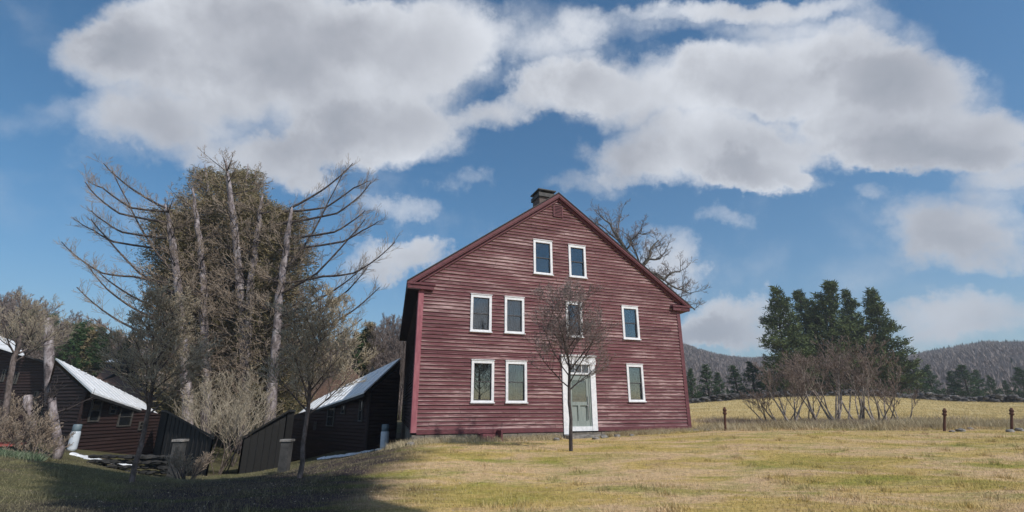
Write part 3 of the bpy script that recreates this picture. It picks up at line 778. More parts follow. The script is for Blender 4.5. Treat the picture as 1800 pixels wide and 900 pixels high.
for mir, lab in ((False, 'low dark grey lean-to with a sloping roof between pines and the right shed'), (True, 'low dark grey lean-to with a sloping roof left of the pines')):
    q = (lambda x, y, d: P(802-x, y, d)) if mir else P
    a, b_ = q(505, 724, 24.5), q(428, 772, 22.5); a2, b2 = q(517, 724, 29), q(432, 770, 27.5)
    if not mir: foot = [b_, a, a2, b2]
    else: foot = [b_, a, a2, b2]
    prism_building('lean_to', lab, 'shed', foot, gz(b_[0], b_[1])-.6, [p[2] for p in foot], M['shedgrey'], M['shedgrey'])
# stone pillars by the lean-tos
for mir, lab in ((False, 'square grey stone pillar beside the lean-to, right of the pine grove'), (True, 'square grey stone pillar beside the lean-to, left of the pine grove')):
    q = (lambda x, y, d: P(802-x, y, d)) if mir else P
    p = q(497, 838, 19.5); zt = q(497, 772, 19.5)[2]; g = gz(p[0], p[1])-.2
    e = empty('stone_pillar', (p[0], p[1], g)); tag(e, lab, 'pillar')
    mb = MB(); h = zt-g; mb.box(-.16,.16,-.16,.16,0,h-.08); mb.build('shaft', M['pillarstone'], e); mb = MB(); mb.box(-.2,.2,-.2,.2,h-.078,h); mb.build('cap', M['stone'], e)

# dark barn at far left
def barn():
    fl, fr, br = P(-70, 590, 31), P(96, 640, 30), P(88, 650, 38)
    bl = fl+(br-fr); foot = [fl, fr, br, bl]; zb = min(gz(p[0],p[1]) for p in foot)-.4
    e = empty('barn', (fl[0], fl[1], zb)); tag(e, 'tall dark brown barn with small windows at the left edge', 'barn')
    b = np.array([fl[0], fl[1], zb]); zl = P(-70, 590, 31)[2]; zr = P(98, 640, 30)[2]
    L = math.hypot(*(fr-fl)[:2]); ux = (fr-fl)/L; ux[2] = 0; nrm = np.array([ux[1], -ux[0], 0])
    def tf(z): t = (z-zl)/(zr-zl)*L; return (0, max(0., min(L, t)))
    ops = []
    D = clap(L, tf, zb, .17, ops, xlim=lambda _: zl, seed=77, thick=.025)
    V_ = [tuple(fl[k]*(k < 2)+ux[k]*p[0]-nrm[k]*p[1]+(p[2] if k == 2 else 0)-b[k] for k in range(3)) for p in D[0]]
    clap_obj('wall', M['shedred'], e, (V_, D[1], D[2], D[3]))
    mb = MB(); low = [(p[0]-b[0]+.0, p[1]-b[1]+.012, 0) for p in foot]; mb.hexa(low+[(low[0][0],low[0][1],zl-zb-.02),(low[1][0],low[1][1],zr-zb-.02),(low[2][0],low[2][1],zr-zb-.02),(low[3][0],low[3][1],zl-zb-.02)])
    mb.build('rear_wall', M['shedgrey'], e)
    def rp(px, py, d, dz=0): return tuple(P(px, py, d)-b+np.array([0,0,dz]))
    mb = MB(); mb.slab([rp(44,627,29.7), rp(106,646,29.7), rp(104,650,36), rp(43,632,36)], (0,0,.09)); mb.build('roof', M['shingle'], e)
    mb = MB(); mb.slab([rp(-90,584,29.5), rp(43,627,29.5), rp(30,604,33), rp(-80,562,33)], (0,0,.07)); tag(mb.build('roof', M['roofmetal'], e), label='pale metal part of the barn roof')
    for px, py, w, h in ((8,660,7,22),(30,665,7,20),(64,700,9,24),(78,728,9,20)):
        p = P(px, py, 1); t = np.dot(fl-[0,0,EYE], nrm)/np.dot(p-[0,0,EYE], nrm); p = np.array([0,0,EYE])+(p-[0,0,EYE])*t
        W2 = w/893*30/2; H2 = h/893*30/2; mb = MB(); f = .05
        def bx(ua, ub, na, nb, za, zb_):
            pts = []
            for z_ in (za, zb_):
                for u_, n_2 in ((ua,nb),(ub,nb),(ub,na),(ua,na)):
                    q_ = p+ux*u_+nrm*n_2; pts.append((q_[0]-b[0], q_[1]-b[1], p[2]+z_-b[2]))
            mb.hexa(pts)
        bx(-W2,-W2+f,.03,.08,-H2,H2); bx(W2-f,W2,.03,.08,-H2,H2); bx(-W2+f,W2-f,.03,.08,H2-f,H2); bx(-W2+f,W2-f,.03,.08,-H2,-H2+f); bx(-W2+f,W2-f,.03,.06,-.02,.02)
        w_ = mb.build('window', M['shedtrim'], e); mb = MB(); bx(-W2+f,W2-f,.028,.04,-H2+f,H2-f); mb.build('pane', M['darkglass'], w_)
barn()
# rusty roofed outbuildings behind the sheds
for mir, lab in ((False, 'small brown building with a rusty roof and pale cupola behind the right shed'), (True, 'small brown building with a rusty roof and pale cupola behind the left shed')):
    q = (lambda x, y, d: P(802-x, y, d)) if mir else P
    a, b_ = q(545, 712, 38), q(642, 668, 38); zb = -1.0
    e = empty('outbuilding', (a[0], a[1], zb)); tag(e, lab, 'outbuilding'); o = np.array([a[0], a[1], zb])
    pk0, pk1 = q(612, 643, 40.5), q(540, 690, 40.5); ev0, ev1 = q(640, 672, 37.6), q(530, 716, 37.6)
    bk0, bk1 = pk0+[0,3,-1.3], pk1+[0,3,-1.3]
    mb = MB(); mb.slab([tuple(p-o) for p in (ev1, ev0, pk0, pk1)], (0,0,.08)); mb.slab([tuple(p-o) for p in (pk1, pk0, bk0, bk1)], (0,0,.082)); rf = mb.build('roof', M['rustroof'], e)
    mb = MB(); s = -1 if mir else 1
    fl = [np.array([ev1[0]+.2*s, 37.9, zb]), np.array([ev0[0]-.2*s, 37.9, zb]), np.array([ev0[0]-.2*s, 43, zb]), np.array([ev1[0]+.2*s, 43, zb])]
    tp = [ev1[2]+.05, ev0[2]+.05, ev0[2]+.05, ev1[2]+.05]
    mb.hexa([tuple(p-o) for p in fl]+[tuple(np.array([fl[i][0], fl[i][1], tp[i]])-o) for i in range(4)])
    mb.slab([tuple(np.array([fl[1][0], 37.92, tp[1]])-o), tuple(np.array([fl[1][0], 43, tp[1]])-o), tuple(np.array([pk0[0]+(fl[1][0]-pk0[0])*1.0, 40.4, pk0[2]-.05])-o)], (-.08*s,0,0)); mb.build('wall', M['shedgrey'], e)
    c = q(604, 640, 40.5)-o; mb = MB(); mb.box(c[0]-.28,c[0]+.28,c[1]-.28,c[1]+.28,c[2]-.6,c[2]+.12); cu = mb.build('cupola', M['shedtrim'], e)
    mb = MB(); z_ = c[2]+.122; mb.add([(c[0]-.4,c[1]-.4,z_),(c[0]+.4,c[1]-.4,z_),(c[0]+.4,c[1]+.4,z_),(c[0]-.4,c[1]+.4,z_),(c[0],c[1],z_+.42)], [(3,2,1,0),(0,1,4),(1,2,4),(2,3,4),(3,0,4)]); mb.build('cupola_roof', M['roofmetal'], cu)

# tanks
for mir, lab in ((False, 'tall blue white gas tank by the dark shed next to the farmhouse'), (True, 'tall blue white gas tank by the far left shed')):
    q = (lambda x, y, d: P(802-x, y, d)) if mir else P
    p = q(675, 786, 24.4); g = gz(p[0], p[1]); h = q(675, 746, 24.4)[2]-g; e = empty('gas_tank', (p[0], p[1], g)); tag(e, lab, 'tank')
    mb = MB(); mb.lathe([(.16,-.05),(.17,.03),(.185,.05),(.19,.1),(.19,h-.38),(.18,h-.33),(.15,h-.29)], 20); mb.build('cylinder', M['tank'], e, True)
    mb = MB(); mb.lathe([(.165,h-.31),(.172,h-.3),(.172,h-.03),(.15,h),(.05,h+.01)], 20); mb.build('cap', M['tankcap'], e, True)
# snow strips
def snow(pts, lab, seed):
    rr = random.Random(seed); mb = MB(); vs = []; nn = 26
    a, b = np.array(pts[0]), np.array(pts[1]); wd = pts[2]
    for i in range(nn+1):
        t = i/nn; p = a*(1-t)+b*t; w = wd*(.3+.7*math.sin(math.pi*min(1,max(0,t))))*(.7+.6*rr.random())
        for j, (dy, dz) in enumerate(((-w,.0),(-w*.5,.07),(0,.10),(w*.5,.07),(w,.0))):
            x_, y_ = p[0]+rr.gauss(0,.04), p[1]+dy+rr.gauss(0,.04); vs.append((x_, y_, gz(x_, y_)+dz*(.7+.5*rr.random())-.01))
    mb.add(vs, [(i*5+j, (i+1)*5+j, (i+1)*5+j+1, i*5+j+1) for i in range(nn) for j in range(4)])
    o = mb.build('snow_bank', M['snow'], None, True, origin=(a[0], a[1], gz(a[0], a[1]))); tag(o, lab, 'snow')
pa, pb = P(560, 797, 24.2), P(672, 789, 23.4); snow([pa, pb, .38], 'thin bank of old snow along the foot of the right shed', 1)
pa, pb = P(128, 789, 23.4), P(242, 797, 24.2); snow([pa, pb, .38], 'thin bank of old snow along the foot of the left shed', 2)
# retaining wall below the left shed
e0, e1 = P(160, 797, 22.6), P(300, 800, 22.2)
mb = MB(); rr = random.Random(9); L = math.hypot(*(e1-e0)[:2]); ux = (e1-e0)/L
for row in range(9):
    x = 0
    while x < L:
        w = rr.uniform(.22,.5); z = e0[2]-.02-row*.2; p = e0+ux*(x+w/2); mb.rock((p[0], p[1]+rr.gauss(0,.03), z-.1), w*.55, .42, rr); x += w*.92
tag(mb.build('retaining_wall', M['retstone'], origin=(e0[0], e0[1], e0[2]-1.6)), 'dark dry stone retaining wall below the left shed', 'wall')
# crate at the left edge
p = P(14, 775, 19.5); g = gz(p[0], p[1]); e = empty('crate', (p[0], p[1], g), .2); tag(e, 'low dark green crate with a faded red lid at the left edge', 'crate')
mb = MB(); mb.box(-.42,.42,-.25,.25,-.05,.36)
for k in range(5): mb.box(-.44+.2*k, -.38+.2*k, -.275, -.252, -.05, .34)
mb.build('box', M['crate'], e)
mb = MB(); mb.slab([(-.47,-.30,.37),(.47,-.30,.37),(.44,.29,.42),(-.44,.29,.42)], (0,0,.05)); mb.build('lid', M['redlid'], e)

# ------------------------------------------------------------------ stone wall on the crest, field stones, posts
def crest_at(px):
    ds = np.arange(36, 56, .4); x = hor(px)*ds; z = GZ(x, ds); sl = (z-EYE)/ds; i = int(np.argmax(sl)); return x[i], ds[i], z[i]
mb = MB(); rr = random.Random(5); prev = None; px = 1180.
while px < 1990:
    x, y, z = crest_at(px); y += 1.6; z = gz(x, y)
    tall = .55+.15*math.sin(px*.05)+.12*rr.random()
    for k in range(5): 
        w = rr.uniform(.16,.34); mb.rock((x+rr.gauss(0,.15), y+rr.gauss(0,.16), z+tall*k/4.5-.02), w, .62, rr)
    px += 4.2
x, y, z = crest_at(1180)
tag(mb.build('stone_wall', M['darkstone'], origin=(x, y+1.6, z)), 'long dark dry stone wall along the crest of the hay field', 'stone wall')
rock_spots = [(1222,758,23.3,.16),(1232,757,23.4,.11),(1243,759,23.2,.14),(1690,760,21.6,.17),(1706,757,22.4,.12),(1674,761,21.3,.1),(1776,761,21.3,.14),(1793,759,21.8,.16),(1047,768,20.4,.13),(1062,764,20.9,.16),(1085,762,21.3,.12),(978,770,20.3,.13),(1110,760,21.6,.1),(722,775,18.6,.15)]
rlabs = ['dark fieldstone against the right corner of the farmhouse','small flat stone just right of the farmhouse corner','grey stone lying a step right of the farmhouse corner','largest dark stone in the grass right of the middle fence post',
 'small stone farthest from the middle fence post, on its right','small low stone nearest the middle fence post','low stone just right of the rightmost fence post','dark stone at the right edge of the field','stone directly right of the door steps','larger grey stone second right of the door steps',
 'small stone under the wall left of the right ground floor window','stone directly left of the door steps','smallest stone below the right ground floor window','dark stone at the left corner of the farmhouse']
for (px, py, d, r), lb in zip(rock_spots, rlabs):
    p = P(px, py, d); mb = MB(); mb.rock((0,0,r*.25), r, .6); o = mb.build('field_stone', M['stone'], loc=(p[0], p[1], gz(p[0], p[1]))); tag(o, lb, 'stone', 'loose stones in the grass')
def post(px, lab, lean):
    d = 22.; x = hor(px)*d; g = gz(x, d); e = empty('fence_post', (x, d, g)); e.rotation_euler = (.02, lean, 0); tag(e, lab, 'fence post', 'rusty posts along the lawn edge')
    mb = MB(); mb.lathe([(.05,-.2),(.052,.25),(.045,.62),(.05,.64),(.05,.66)], 10); mb.build('post', M['rust'], e, True)
    mb = MB(); mb.lathe([(.04,.655),(.085,.68),(.09,.72),(.06,.75),(.06,.79),(.085,.82),(.08,.87),(.05,.90),(.045,.95),(.02,.97)], 12); mb.build('cap', M['rust'], e, True)
post(1270, 'rusty iron post with a knobbed top nearest the farmhouse', .09); post(1650, 'rusty iron post with a knobbed top right of the shrub thicket', .25); post(1767, 'rusty iron post with a knobbed top nearest the right edge', .27)

# ------------------------------------------------------------------ small bare trees
def small_tree(name, px, py, d, fork_y, top_y, spread_px, seed, mats, r0, label, lean=0, n=11, cat='tree', tw=.0045, nsub=(9,7,4), group=None, upb=.13):
    x = hor(px)*d if py is None else P(px, py, d)[0]; g = gz(x, d); loc = np.array([x, d, g-.05])
    zf = P(px, fork_y, d)[2]-loc[2]; zt = P(px, top_y, d)[2]-loc[2]; hw_ = spread_px/893*d
    rr = random.Random(seed); dx_ = (P(px, fork_y, d)[0]-x)*(.8 if abs(px-900) > 200 else .3)/max(zf, .1)
    tp = [np.array([dx_*zf*t+lean*t*.5+rr.gauss(0,.015), rr.gauss(0,.015), zf*t]) for t in (0,.04,.25,.5,.75,1)]
    rad = [r0*1.35, r0*1.1, r0, r0*.92, r0*.88, r0*.85]
    # leader continues
    top = [tp[-1]+np.array([dx_*(zt-zf)*k/6*.8+rr.gauss(0,.05)*k, rr.gauss(0,.05)*k, (zt-zf)*k/6*.92]) for k in range(1, 7)]
    limbs = []
    for i in range(n):
        t = (i/n)**1.2; z = zf*(.93)+(zt-zf)*.72*t; a = i*2.4+rr.random()*.6
        base = tp[-1]*(1-t)+top[-1]*t; base[2] = z
        L = hw_*(1.25-.55*t)*(.8+.4*rr.random()); el = .75+.5*t
        limbs.append((base, np.array([math.cos(a)*.9, math.sin(a)*.9, el]), L*1.15, r0*(.42-.2*t)))
    e = bare_tree(name, loc, tp+top, rad+[r0*.8*(1-k/6.5) for k in range(1, 7)], limbs, mats, nsub, seed, tw, .72, upb, .13, .52)
    tag(e, label, cat, group); return e
small_tree('bare_tree', 1002, None, 16.2, 678, 492, 72, 3, (M['darkbark'], M['facadetwig']), .058, 'slim dark bare tree standing in front of the farmhouse door', -.06, 17, nsub=(11,8,5), tw=.0038)
small_tree('bare_tree', 260, None, 13.2, 722, 482, 78, 5, (M['smallbark'], M['twig']), .062, 'young bare tree on the left in front of the far left shed roof', .03, 17, nsub=(10,8,5), tw=.006)
small_tree('bare_tree', 542, None, 13.6, 722, 475, 80, 6, (M['smallbark'], M['twig']), .062, 'young bare tree between the pine grove and the farmhouse', -.03, 17, nsub=(10,8,5), tw=.006)
small_tree('bare_tree', 20, None, 20, 628, 520, 60, 8, (M['smallbark'], M['twig']), .11, 'bare tree at the left edge in front of the tall dark barn', 0, 10)

# big bare tree behind the house
def oak():
    d = 42; x = hor(1128)*d; g = gz(x, d); loc = np.array([x, d, g-.1]); rr = random.Random(12)
    tp = [np.array([0,0,0]), np.array([.05,0,2.5]), np.array([.0,0,5]), np.array([-.1,0,7.5])]
    def LP(px, py, dd=d): return P(px, py, dd)-loc
    e = empty('old_tree', loc); mb = MB(); mb.tube(tp, [.45,.36,.31,.27], 12, .1); mb.build('trunk', M['oakbark'], e, True)
    limbs = [[(1128,470),(1100,440),(1084,415),(1072,392),(1056,380)], [(1084,415),(1087,398),(1092,378)], [(1128,470),(1118,445),(1108,425),(1122,410),(1136,412)],
             [(1128,470),(1140,455),(1143,440),(1158,422)], [(1128,480),(1150,480),(1168,492),(1180,480),(1196,478)], [(1168,492),(1185,505),(1200,510),(1215,516)],
             [(1128,480),(1160,500),(1185,520),(1205,530),(1222,545)], [(1100,440),(1086,422),(1064,402),(1046,392)], [(1140,455),(1160,455),(1172,438)],[(1100,440),(1112,428),(1104,410)]]
    out = {i: [] for i in range(6)}
    for li, l in enumerate(limbs):
        dd = d+rr.uniform(-1,1); pts = [LP(px, py, dd if i else d) for i, (px, py) in enumerate(l)]; r = .2 if li in (0,3,4,6) else .10
        for i in range(len(pts)-1):
            f0 = 1-.75*i/(len(pts)-1); f1 = 1-.75*(i+1)/(len(pts)-1)
            m = (pts[i]+pts[i+1])/2+rndir(rr)*.08
            out[0] += [(pts[i], m, r*f0, r*(f0+f1)/2), (m, pts[i+1], r*(f0+f1)/2, r*f1)]
            if i >= 1 or li > 1:
                for k in range(4):
                    t = rr.random(); q = pts[i]*(1-t)+pts[i+1]*t; side = rndir(rr); side[2] = abs(side[2])*.6
                    branch(out, rr, q, side+unit(pts[i+1]-pts[i])*.6, rr.uniform(.8,1.8), .035, 1, 3, (0,6,5), .7, .1, .2, 5, .5, .011)
    V, Fc, rn = seg_mesh(out[0]+out[1], 6); fast_mesh('branch_crown', V, Fc, M['oakbark'], e, True)
    V, Fc, rn = seg_mesh(out[2]+out[3], 3); fast_mesh('twig_crown', V, Fc, M['facadetwig'], e, rnd=rn)
    tag(e, 'large old bare tree showing above the right roof slope of the farmhouse', 'tree')
oak()

# ------------------------------------------------------------------ pine grove
def grove_tree(tr, seed, label, crownbox, nfol=900, limbs=(), d=34, r=.3):
    """tr: trunk polyline in pixels, top first; crown scattered round the trunk."""
    rr = random.Random(seed); g_ = np.random.default_rng(seed)
    b = P(tr[-1][0], 760, d); g = gz(b[0], b[1]); loc = np.array([b[0], b[1], g-.2])
    pts = [P(px, py, d)-loc for px, py in tr][::-1]; pts = [np.array([0,0,0.])]+pts
    n = len(pts); dense = []
    for i in range(n-1):
        for k in range(4): t = k/4; dense.append(pts[i]*(1-t)+pts[i+1]*t+np.array([rr.gauss(0,.03), rr.gauss(0,.03), 0]))
    dense.append(pts[-1]); m = len(dense); rad = [r*(1.15-.62*i/(m-1)-.40*max(0,(i/(m-1)-.8)/.2)**2) for i in range(m)]
    e = empty('pine_tree', loc); tag(e, label, 'pine tree', 'tall pines of the grove')
    mb = MB(); mb.tube(dense, rad, 12, .16); mb.build('trunk', M['pinebark'], e, True)
    H = pts[-1][2]; out = {i: [] for i in range(6)}
    # whorled dead / living limbs that rise outward
    z = H*.22
    while z < H*.97:
        f = z/H; i = min(m-2, int(f*(m-1))); zz = [q[2] for q in dense]
        i = max(0, min(m-2, int(np.searchsorted(zz, z))-1)); c = dense[i]
        for k in range(rr.choice((2,3,3,4))):
            a = rr.random()*2*math.pi; L = (1.0+2.4*(1-abs(f-.45)*1.2))*rr.uniform(.6,1.25)
            branch(out, rr, c, (math.cos(a), math.sin(a), rr.uniform(-.05,.35)), max(.7, L), .045, 0, 2, (7,5), .7, .10, .1, 6, .42, .012, .25)
        z += rr.uniform(.45,.8)
    for l in limbs:
        dd = d+rr.uniform(-1.2,1.0); lp = [P(px, py, d if i == 0 else dd)-loc for i, (px, py) in enumerate(l)]
        # densify with spline-like midpoints
        ct = [lp[0]]
        for i in range(len(lp)-1):
            for k in (1,2,3): t = k/3; ct.append(lp[i]*(1-t)+lp[i+1]*t+np.array([0,0,-.06*math.sin(math.pi*t)]))
        K_ = len(ct)
        for i in range(K_-1):
            r0_, r1_ = .085*(1-.8*i/K_)+.008, .085*(1-.8*(i+1)/K_)+.008; out[0].append((ct[i], ct[i+1], r0_, r1_))
            for k in range(3):
                q = ct[i]+(ct[i+1]-ct[i])*rr.random(); dr_ = unit(ct[i+1]-ct[i]); s = rndir(rr); s = unit(s-dr_*np.dot(s, dr_)); 
                branch(out, rr, q, dr_*.7+s*.7+np.array([0,0,.15]), rr.uniform(.5,1.3), .016, 1, 2, (0,6), .6, .12, .12, 5, .5, .009, .15)
    V, Fc, rn = seg_mesh(out[0], 5); fast_mesh('branch_crown', V, Fc, M['limb'], e, True)
    V, Fc, rn = seg_mesh(out[1]+out[2]+out[3], 3); fast_mesh('twig_crown', V, Fc, M['darktwig'], e, rnd=rn)
    # foliage in uneven plumes, mostly high and behind the trunk
    cs = []; ds = []
    for _ in range(nfol):
        f = g_.random()**.9; hz = H*(.10+.92*f); i = max(0, min(m-2, int(np.searchsorted([q[2] for q in dense], hz))-1)); c = dense[i]
        rad_ = crownbox*(1.2-.65*max(0, (hz/H-.6)/.4)**1.5); a = g_.random()*2*math.pi; q = rad_*math.sqrt(g_.random())
        vd = unit(np.array([loc[0], loc[1], 0])); base = c+np.array([math.cos(a)*q, math.sin(a)*q*.8, hz-c[2]])+vd*crownbox*1.25
        o_ = np.array([math.cos(a), math.sin(a), .3])
        for k in range(7): cs.append(base+g_.normal(size=3)*[.38,.38,.15]); ds.append(o_)
    V, Fc, rn = clump_mesh(np.array(cs), np.array(ds), .21, 5, seed, .6, .13)
    fast_mesh('crown', V, Fc, M['olive'], e, rnd=rn)
    return e
LL = [[(292,366),(240,337),(205,310),(182,287)], [(302,372),(230,365),(180,330),(155,318)], [(318,490),(280,450),(250,405),(225,355),(197,300)], [(303,392),(210,375),(170,345),(150,320)],
      [(308,420),(215,408),(185,390),(160,370)], [(312,440),(200,425),(165,405),(135,388)], [(318,500),(235,486),(180,480),(140,455),(108,425)], [(316,520),(245,480),(185,415),(160,385)],
      [(322,620),(230,575),(180,545),(135,505)], [(320,560),(250,530),(200,500),(165,470)], [(322,640),(260,610),(210,590),(165,560)], [(320,580),(240,545),(190,510),(155,468)]]
RL = [[(802-x, y) for x, y in l] for l in LL]
trunks = [([(290,358),(302,420),(315,520),(325,640),(330,735)], 'pine with bare upswept limbs on the left flank of the grove', 1.9, LL, 33, .33),
          ([(338,330),(348,400),(356,480),(358,560),(366,700)], 'pine second from the left in the grove', 2.1, (), 34.2, .29),
          ([(396,283),(408,360),(416,440),(428,560),(432,700)], 'tallest pine in the middle of the grove', 2.4, (), 34.5, .34),
          ([(462,340),(452,410),(440,500),(436,600),(432,700)], 'pine second from the right in the grove', 2.1, (), 34.3, .29),
          ([(514,362),(504,430),(492,520),(482,640),(474,735)], 'pine with bare upswept limbs on the right flank of the grove', 1.9, RL, 33, .33)]
for i, (t, lb, cb, lm, d, r) in enumerate(trunks): grove_tree(t, 40+i, lb, cb*1.12, 1250, lm, d, r)
grove_tree([(360,288),(368,350),(376,450),(380,560),(384,700)], 61, 'slim dark pine behind the tallest one, on its left', 2.2, 1200, (), 39, .22)
grove_tree([(436,288),(430,350),(424,450),(420,560),(416,700)], 62, 'slim dark pine behind the tallest one, on its right', 2.2, 1200, (), 39.5, .22)
grove_tree([(310,366),(314,430),(320,520),(330,620),(345,700)], 63, 'shorter pine set back at the left side of the grove', 2.0, 1000, (), 38, .20)
grove_tree([(494,366),(490,430),(484,520),(474,620),(460,700)], 64, 'shorter pine set back at the right side of the grove', 2.0, 1000, (), 38.5, .20)
# brush at the foot of the grove: bare bushes
def bush(name, loc, h, w, seed, mats, nst, label, cat='bush', group=None, tw=.006, nsub=(6,5,4), stemr=.03, lean=.55, start=.3):
    rr = random.Random(seed); e = empty(name, loc); out = {i: [] for i in range(6)}
    for i in range(nst):
        a = rr.random()*2*math.pi; q = rr.random()*.22*w
        branch(out, rr, (math.cos(a)*q, math.sin(a)*q, -.05), (math.cos(a)*lean*w/h*1.3, math.sin(a)*lean*w/h*1.3, 1), h*rr.uniform(.75,1.05), stemr*rr.uniform(.6,1.2), 0, 3, nsub, .55, .12, .14, 6, .5, tw, start)
    V, Fc, rn = seg_mesh(out[0], 6); fast_mesh('stem_frame', V, Fc, mats[0], e, True)
    V, Fc, rn = seg_mesh(out[1]+out[2]+out[3], 3); fast_mesh('twig_crown', V, Fc, mats[1], e, rnd=rn)
    tag(e, label, cat, group); return e
fb = [(400,24.5,3.4,'tall tangled bare bush in the gap between the two lean-tos'),(380,31,4.4,'tall bare bush behind the gap, on its left'),(425,31,4.4,'tall bare bush behind the gap, on its right'),(340,37,5.2,'tall bare bush behind the left lean-to'),
      (462,37,5.2,'tall bare bush behind the right lean-to'),(300,37.5,5.5,'tall bare bush between the left shed and the grove'),(505,37.5,5.5,'tall bare bush between the right shed and the grove')]
for i, (px, d, h, lb) in enumerate(fb):
    x = hor(px)*d; bush('bare_bush', (x, d, gz(x, d)), h, 2.0, 70+i, (M['smallbark'], M['twig']), 9, lb, group='bare bushes below the grove', tw=.008)

# ------------------------------------------------------------------ background woods left and behind the house
def proto_bare(seed, mats, tw=.014):
    rr = random.Random(seed); H = 10.; tp = [np.array([rr.gauss(0,.12)*k, rr.gauss(0,.12)*k, H*k/6]) for k in range(7)]
    limbs = []
    for i in range(20):
        t = .2+.75*i/20; c = tp[0]*(1-t)+tp[-1]*t; c[2] = H*t; a = i*2.4; limbs.append((c, (math.cos(a), math.sin(a), .9), 3.2*(1.15-t*.8), .06*(1.2-t)))
    return bare_tree('woodland_tree', (0,0,0), tp, [.17*(1-.13*k) for k in range(7)], limbs, mats, (6,6,3), seed, tw, .65, .12, .14, .5)
def conifer(seed, mat, H=10., wid=2.6, open_=.5, per=6, name='pine_tree', size=.34, nb=6, dz=.55, low=.1, barkm='limb', dens=5.0):
    rr = random.Random(seed); e = empty(name, (0,0,0)); tp = [np.array([rr.gauss(0,.05)*k, rr.gauss(0,.05)*k, H*k/6]) for k in range(7)]
    mb = MB(); mb.tube(tp, [H*.022*(1-.14*k)+.01 for k in range(7)], 9, .1); mb.build('trunk', M[barkm], e, True)
    out = {i: [] for i in range(3)}; cs = []; ds = []; z = H*low
    while z < H*.985:
        f = z/H; prof = wid*1.12*min(.66, (1-f)**.85)*(.55+.45*min(1, (f-low)/.15+.3)); 
        for k in range(nb):
            if rr.random() < open_*.35: continue
            a = rr.random()*2*math.pi; L = prof*rr.uniform(.6,1.18)+.2; i = min(5, int(f*6)); c = tp[i]+(tp[i+1]-tp[i])*(f*6-i)
            up = .05+.35*f+rr.gauss(0,.08); d = unit((math.cos(a), math.sin(a), up)); end = c+d*L+np.array([0,0,.12*L])
            mid = c+d*L*.5-np.array([0,0,.05*L]); out[0] += [(c, mid, .02+.012*L, .018), (mid, end, .018, .008)]
            n = max(3, int(L*dens))
            for j in range(n):
                t = .3+.7*(j+.5)/n; q = c+(end-c)*t; wdt = .32*L*(1-abs(t-.6)); off_ = rr.uniform(-1,1)*wdt; sd = np.array([-math.sin(a), math.cos(a), 0])
                cs.append(q+sd*off_+np.array([0,0,rr.gauss(.02,.05)])); ds.append(d*.8+sd*off_*.6/(wdt+.01)+np.array([0,0,.35]))
        z += dz*rr.uniform(.7,1.3)*(1-.35*f)
    V, Fc, rn = seg_mesh(out[0], 4); fast_mesh('branch_crown', V, Fc, M['limb'], e)
    V, Fc, rn = clump_mesh(np.array(cs), np.array(ds), size, per, seed, .45, .15); fast_mesh('crown', V, Fc, mat, e, rnd=rn)
    return e
bp = [proto_bare(90, (M['smallbark'], M['paletwig'])), proto_bare(91, (M['smallbark'], M['wood_brown'])), proto_bare(92, (M['smallbark'], M['paletwig']))]
cpn = [conifer(95, M['pine2'], 10, 2.6, .4, 7), conifer(96, M['pine2'], 10, 2.2, .6, 7), conifer(97, M['olive'], 10, 2.4, .6, 7)]
used = set()
def place(protos, k, px, ytop, d, lab, cat, group, wsc=1.0, zb=None, rot=None):
    src = protos[k % len(protos)]
    o = src if id(src) not in used else copy_tree(src); used.add(id(src))
    x = P(px, ytop+.25*(717-ytop), d)[0]; g = gz(x, d) if zb is None else zb; H = P(px, ytop, d)[2]-g; o.location = (x, d, g-.1)
    # correct column drift: px given at tree top
    s = H/10.0; o.scale = (s*wsc, s*wsc, s); o.rotation_euler = (0,0,rot if rot is not None else R.random()*6.28); tag(o, lab, cat, group); return o
def ytop_left(px):
    return float(np.interp(px, [-80,0,40,90,130,160,200,260,540,600,640,690,730], [512,520,532,552,566,572,592,600,600,590,572,560,548]))
cnt = 0
for d, st_, o_ in ((47,15,0),(54,14,7),(62,13,3)):
    for px in list(np.arange(-80+o_, 240, st_))+list(np.arange(560+o_, 716, st_)):
        cnt += 1; yt = ytop_left(px)+R.uniform(-6,16)+(54-d)*.6
        con = R.random() < (.55 if 120 < px < 240 or 600 < px < 690 else .12)
        if con: place(cpn, cnt, px, yt-2, d, 'evergreen in the woods behind the sheds', 'tree', 'evergreens in the woods behind the sheds', .9)
        else: place(bp, cnt, px, yt, d, 'bare grey brown tree in the woods behind the sheds', 'tree', 'bare trees in the woods behind the sheds', .8)
# bark snags at left
def snag(px0, py0, px1, py1, d, r, lab, top=None):
    a, b = P(px0, py0, d), P(px1, py1, d); g = gz(a[0], a[1]); loc = np.array([a[0], a[1], g]); rr = random.Random(int(px0))
    pts = [np.array([0,0,-.1])]+[(a-loc)*(1-t)+(b-loc)*t+np.array([rr.gauss(0,.03),0,0]) for t in (0,.25,.5,.75,1)]
    e = empty('dead_trunk', loc); mb = MB(); mb.tube(pts, [r*1.15,r*1.05,r,r*.95,r*.9,r*.8], 12, .18); mb.build('trunk', M['pinebark'], e, True)
    out = {i: [] for i in range(4)}
    for k in range(7): branch(out, rr, pts[2]+(pts[5]-pts[2])*rr.random(), (rr.gauss(0,1), rr.gauss(0,.5), .3), rr.uniform(.5,1.4), .03, 0, 1, (5,), .6, .1, .2, 5, .5, .008)
    V, Fc, rn = seg_mesh(out[0]+out[1], 4); fast_mesh('branch_crown', V, Fc, M['limb'], e); tag(e, lab, 'dead tree')
snag(90, 760, 86, 560, 29, .26, 'thick broken bark covered trunk standing at the corner of the barn')
snag(58, 760, 48, 695, 21, .17, 'short broken trunk in the brush in front of the barn')
snag(103, 790, 92, 700, 21.5, .16, 'short leaning trunk left of the far left shed')
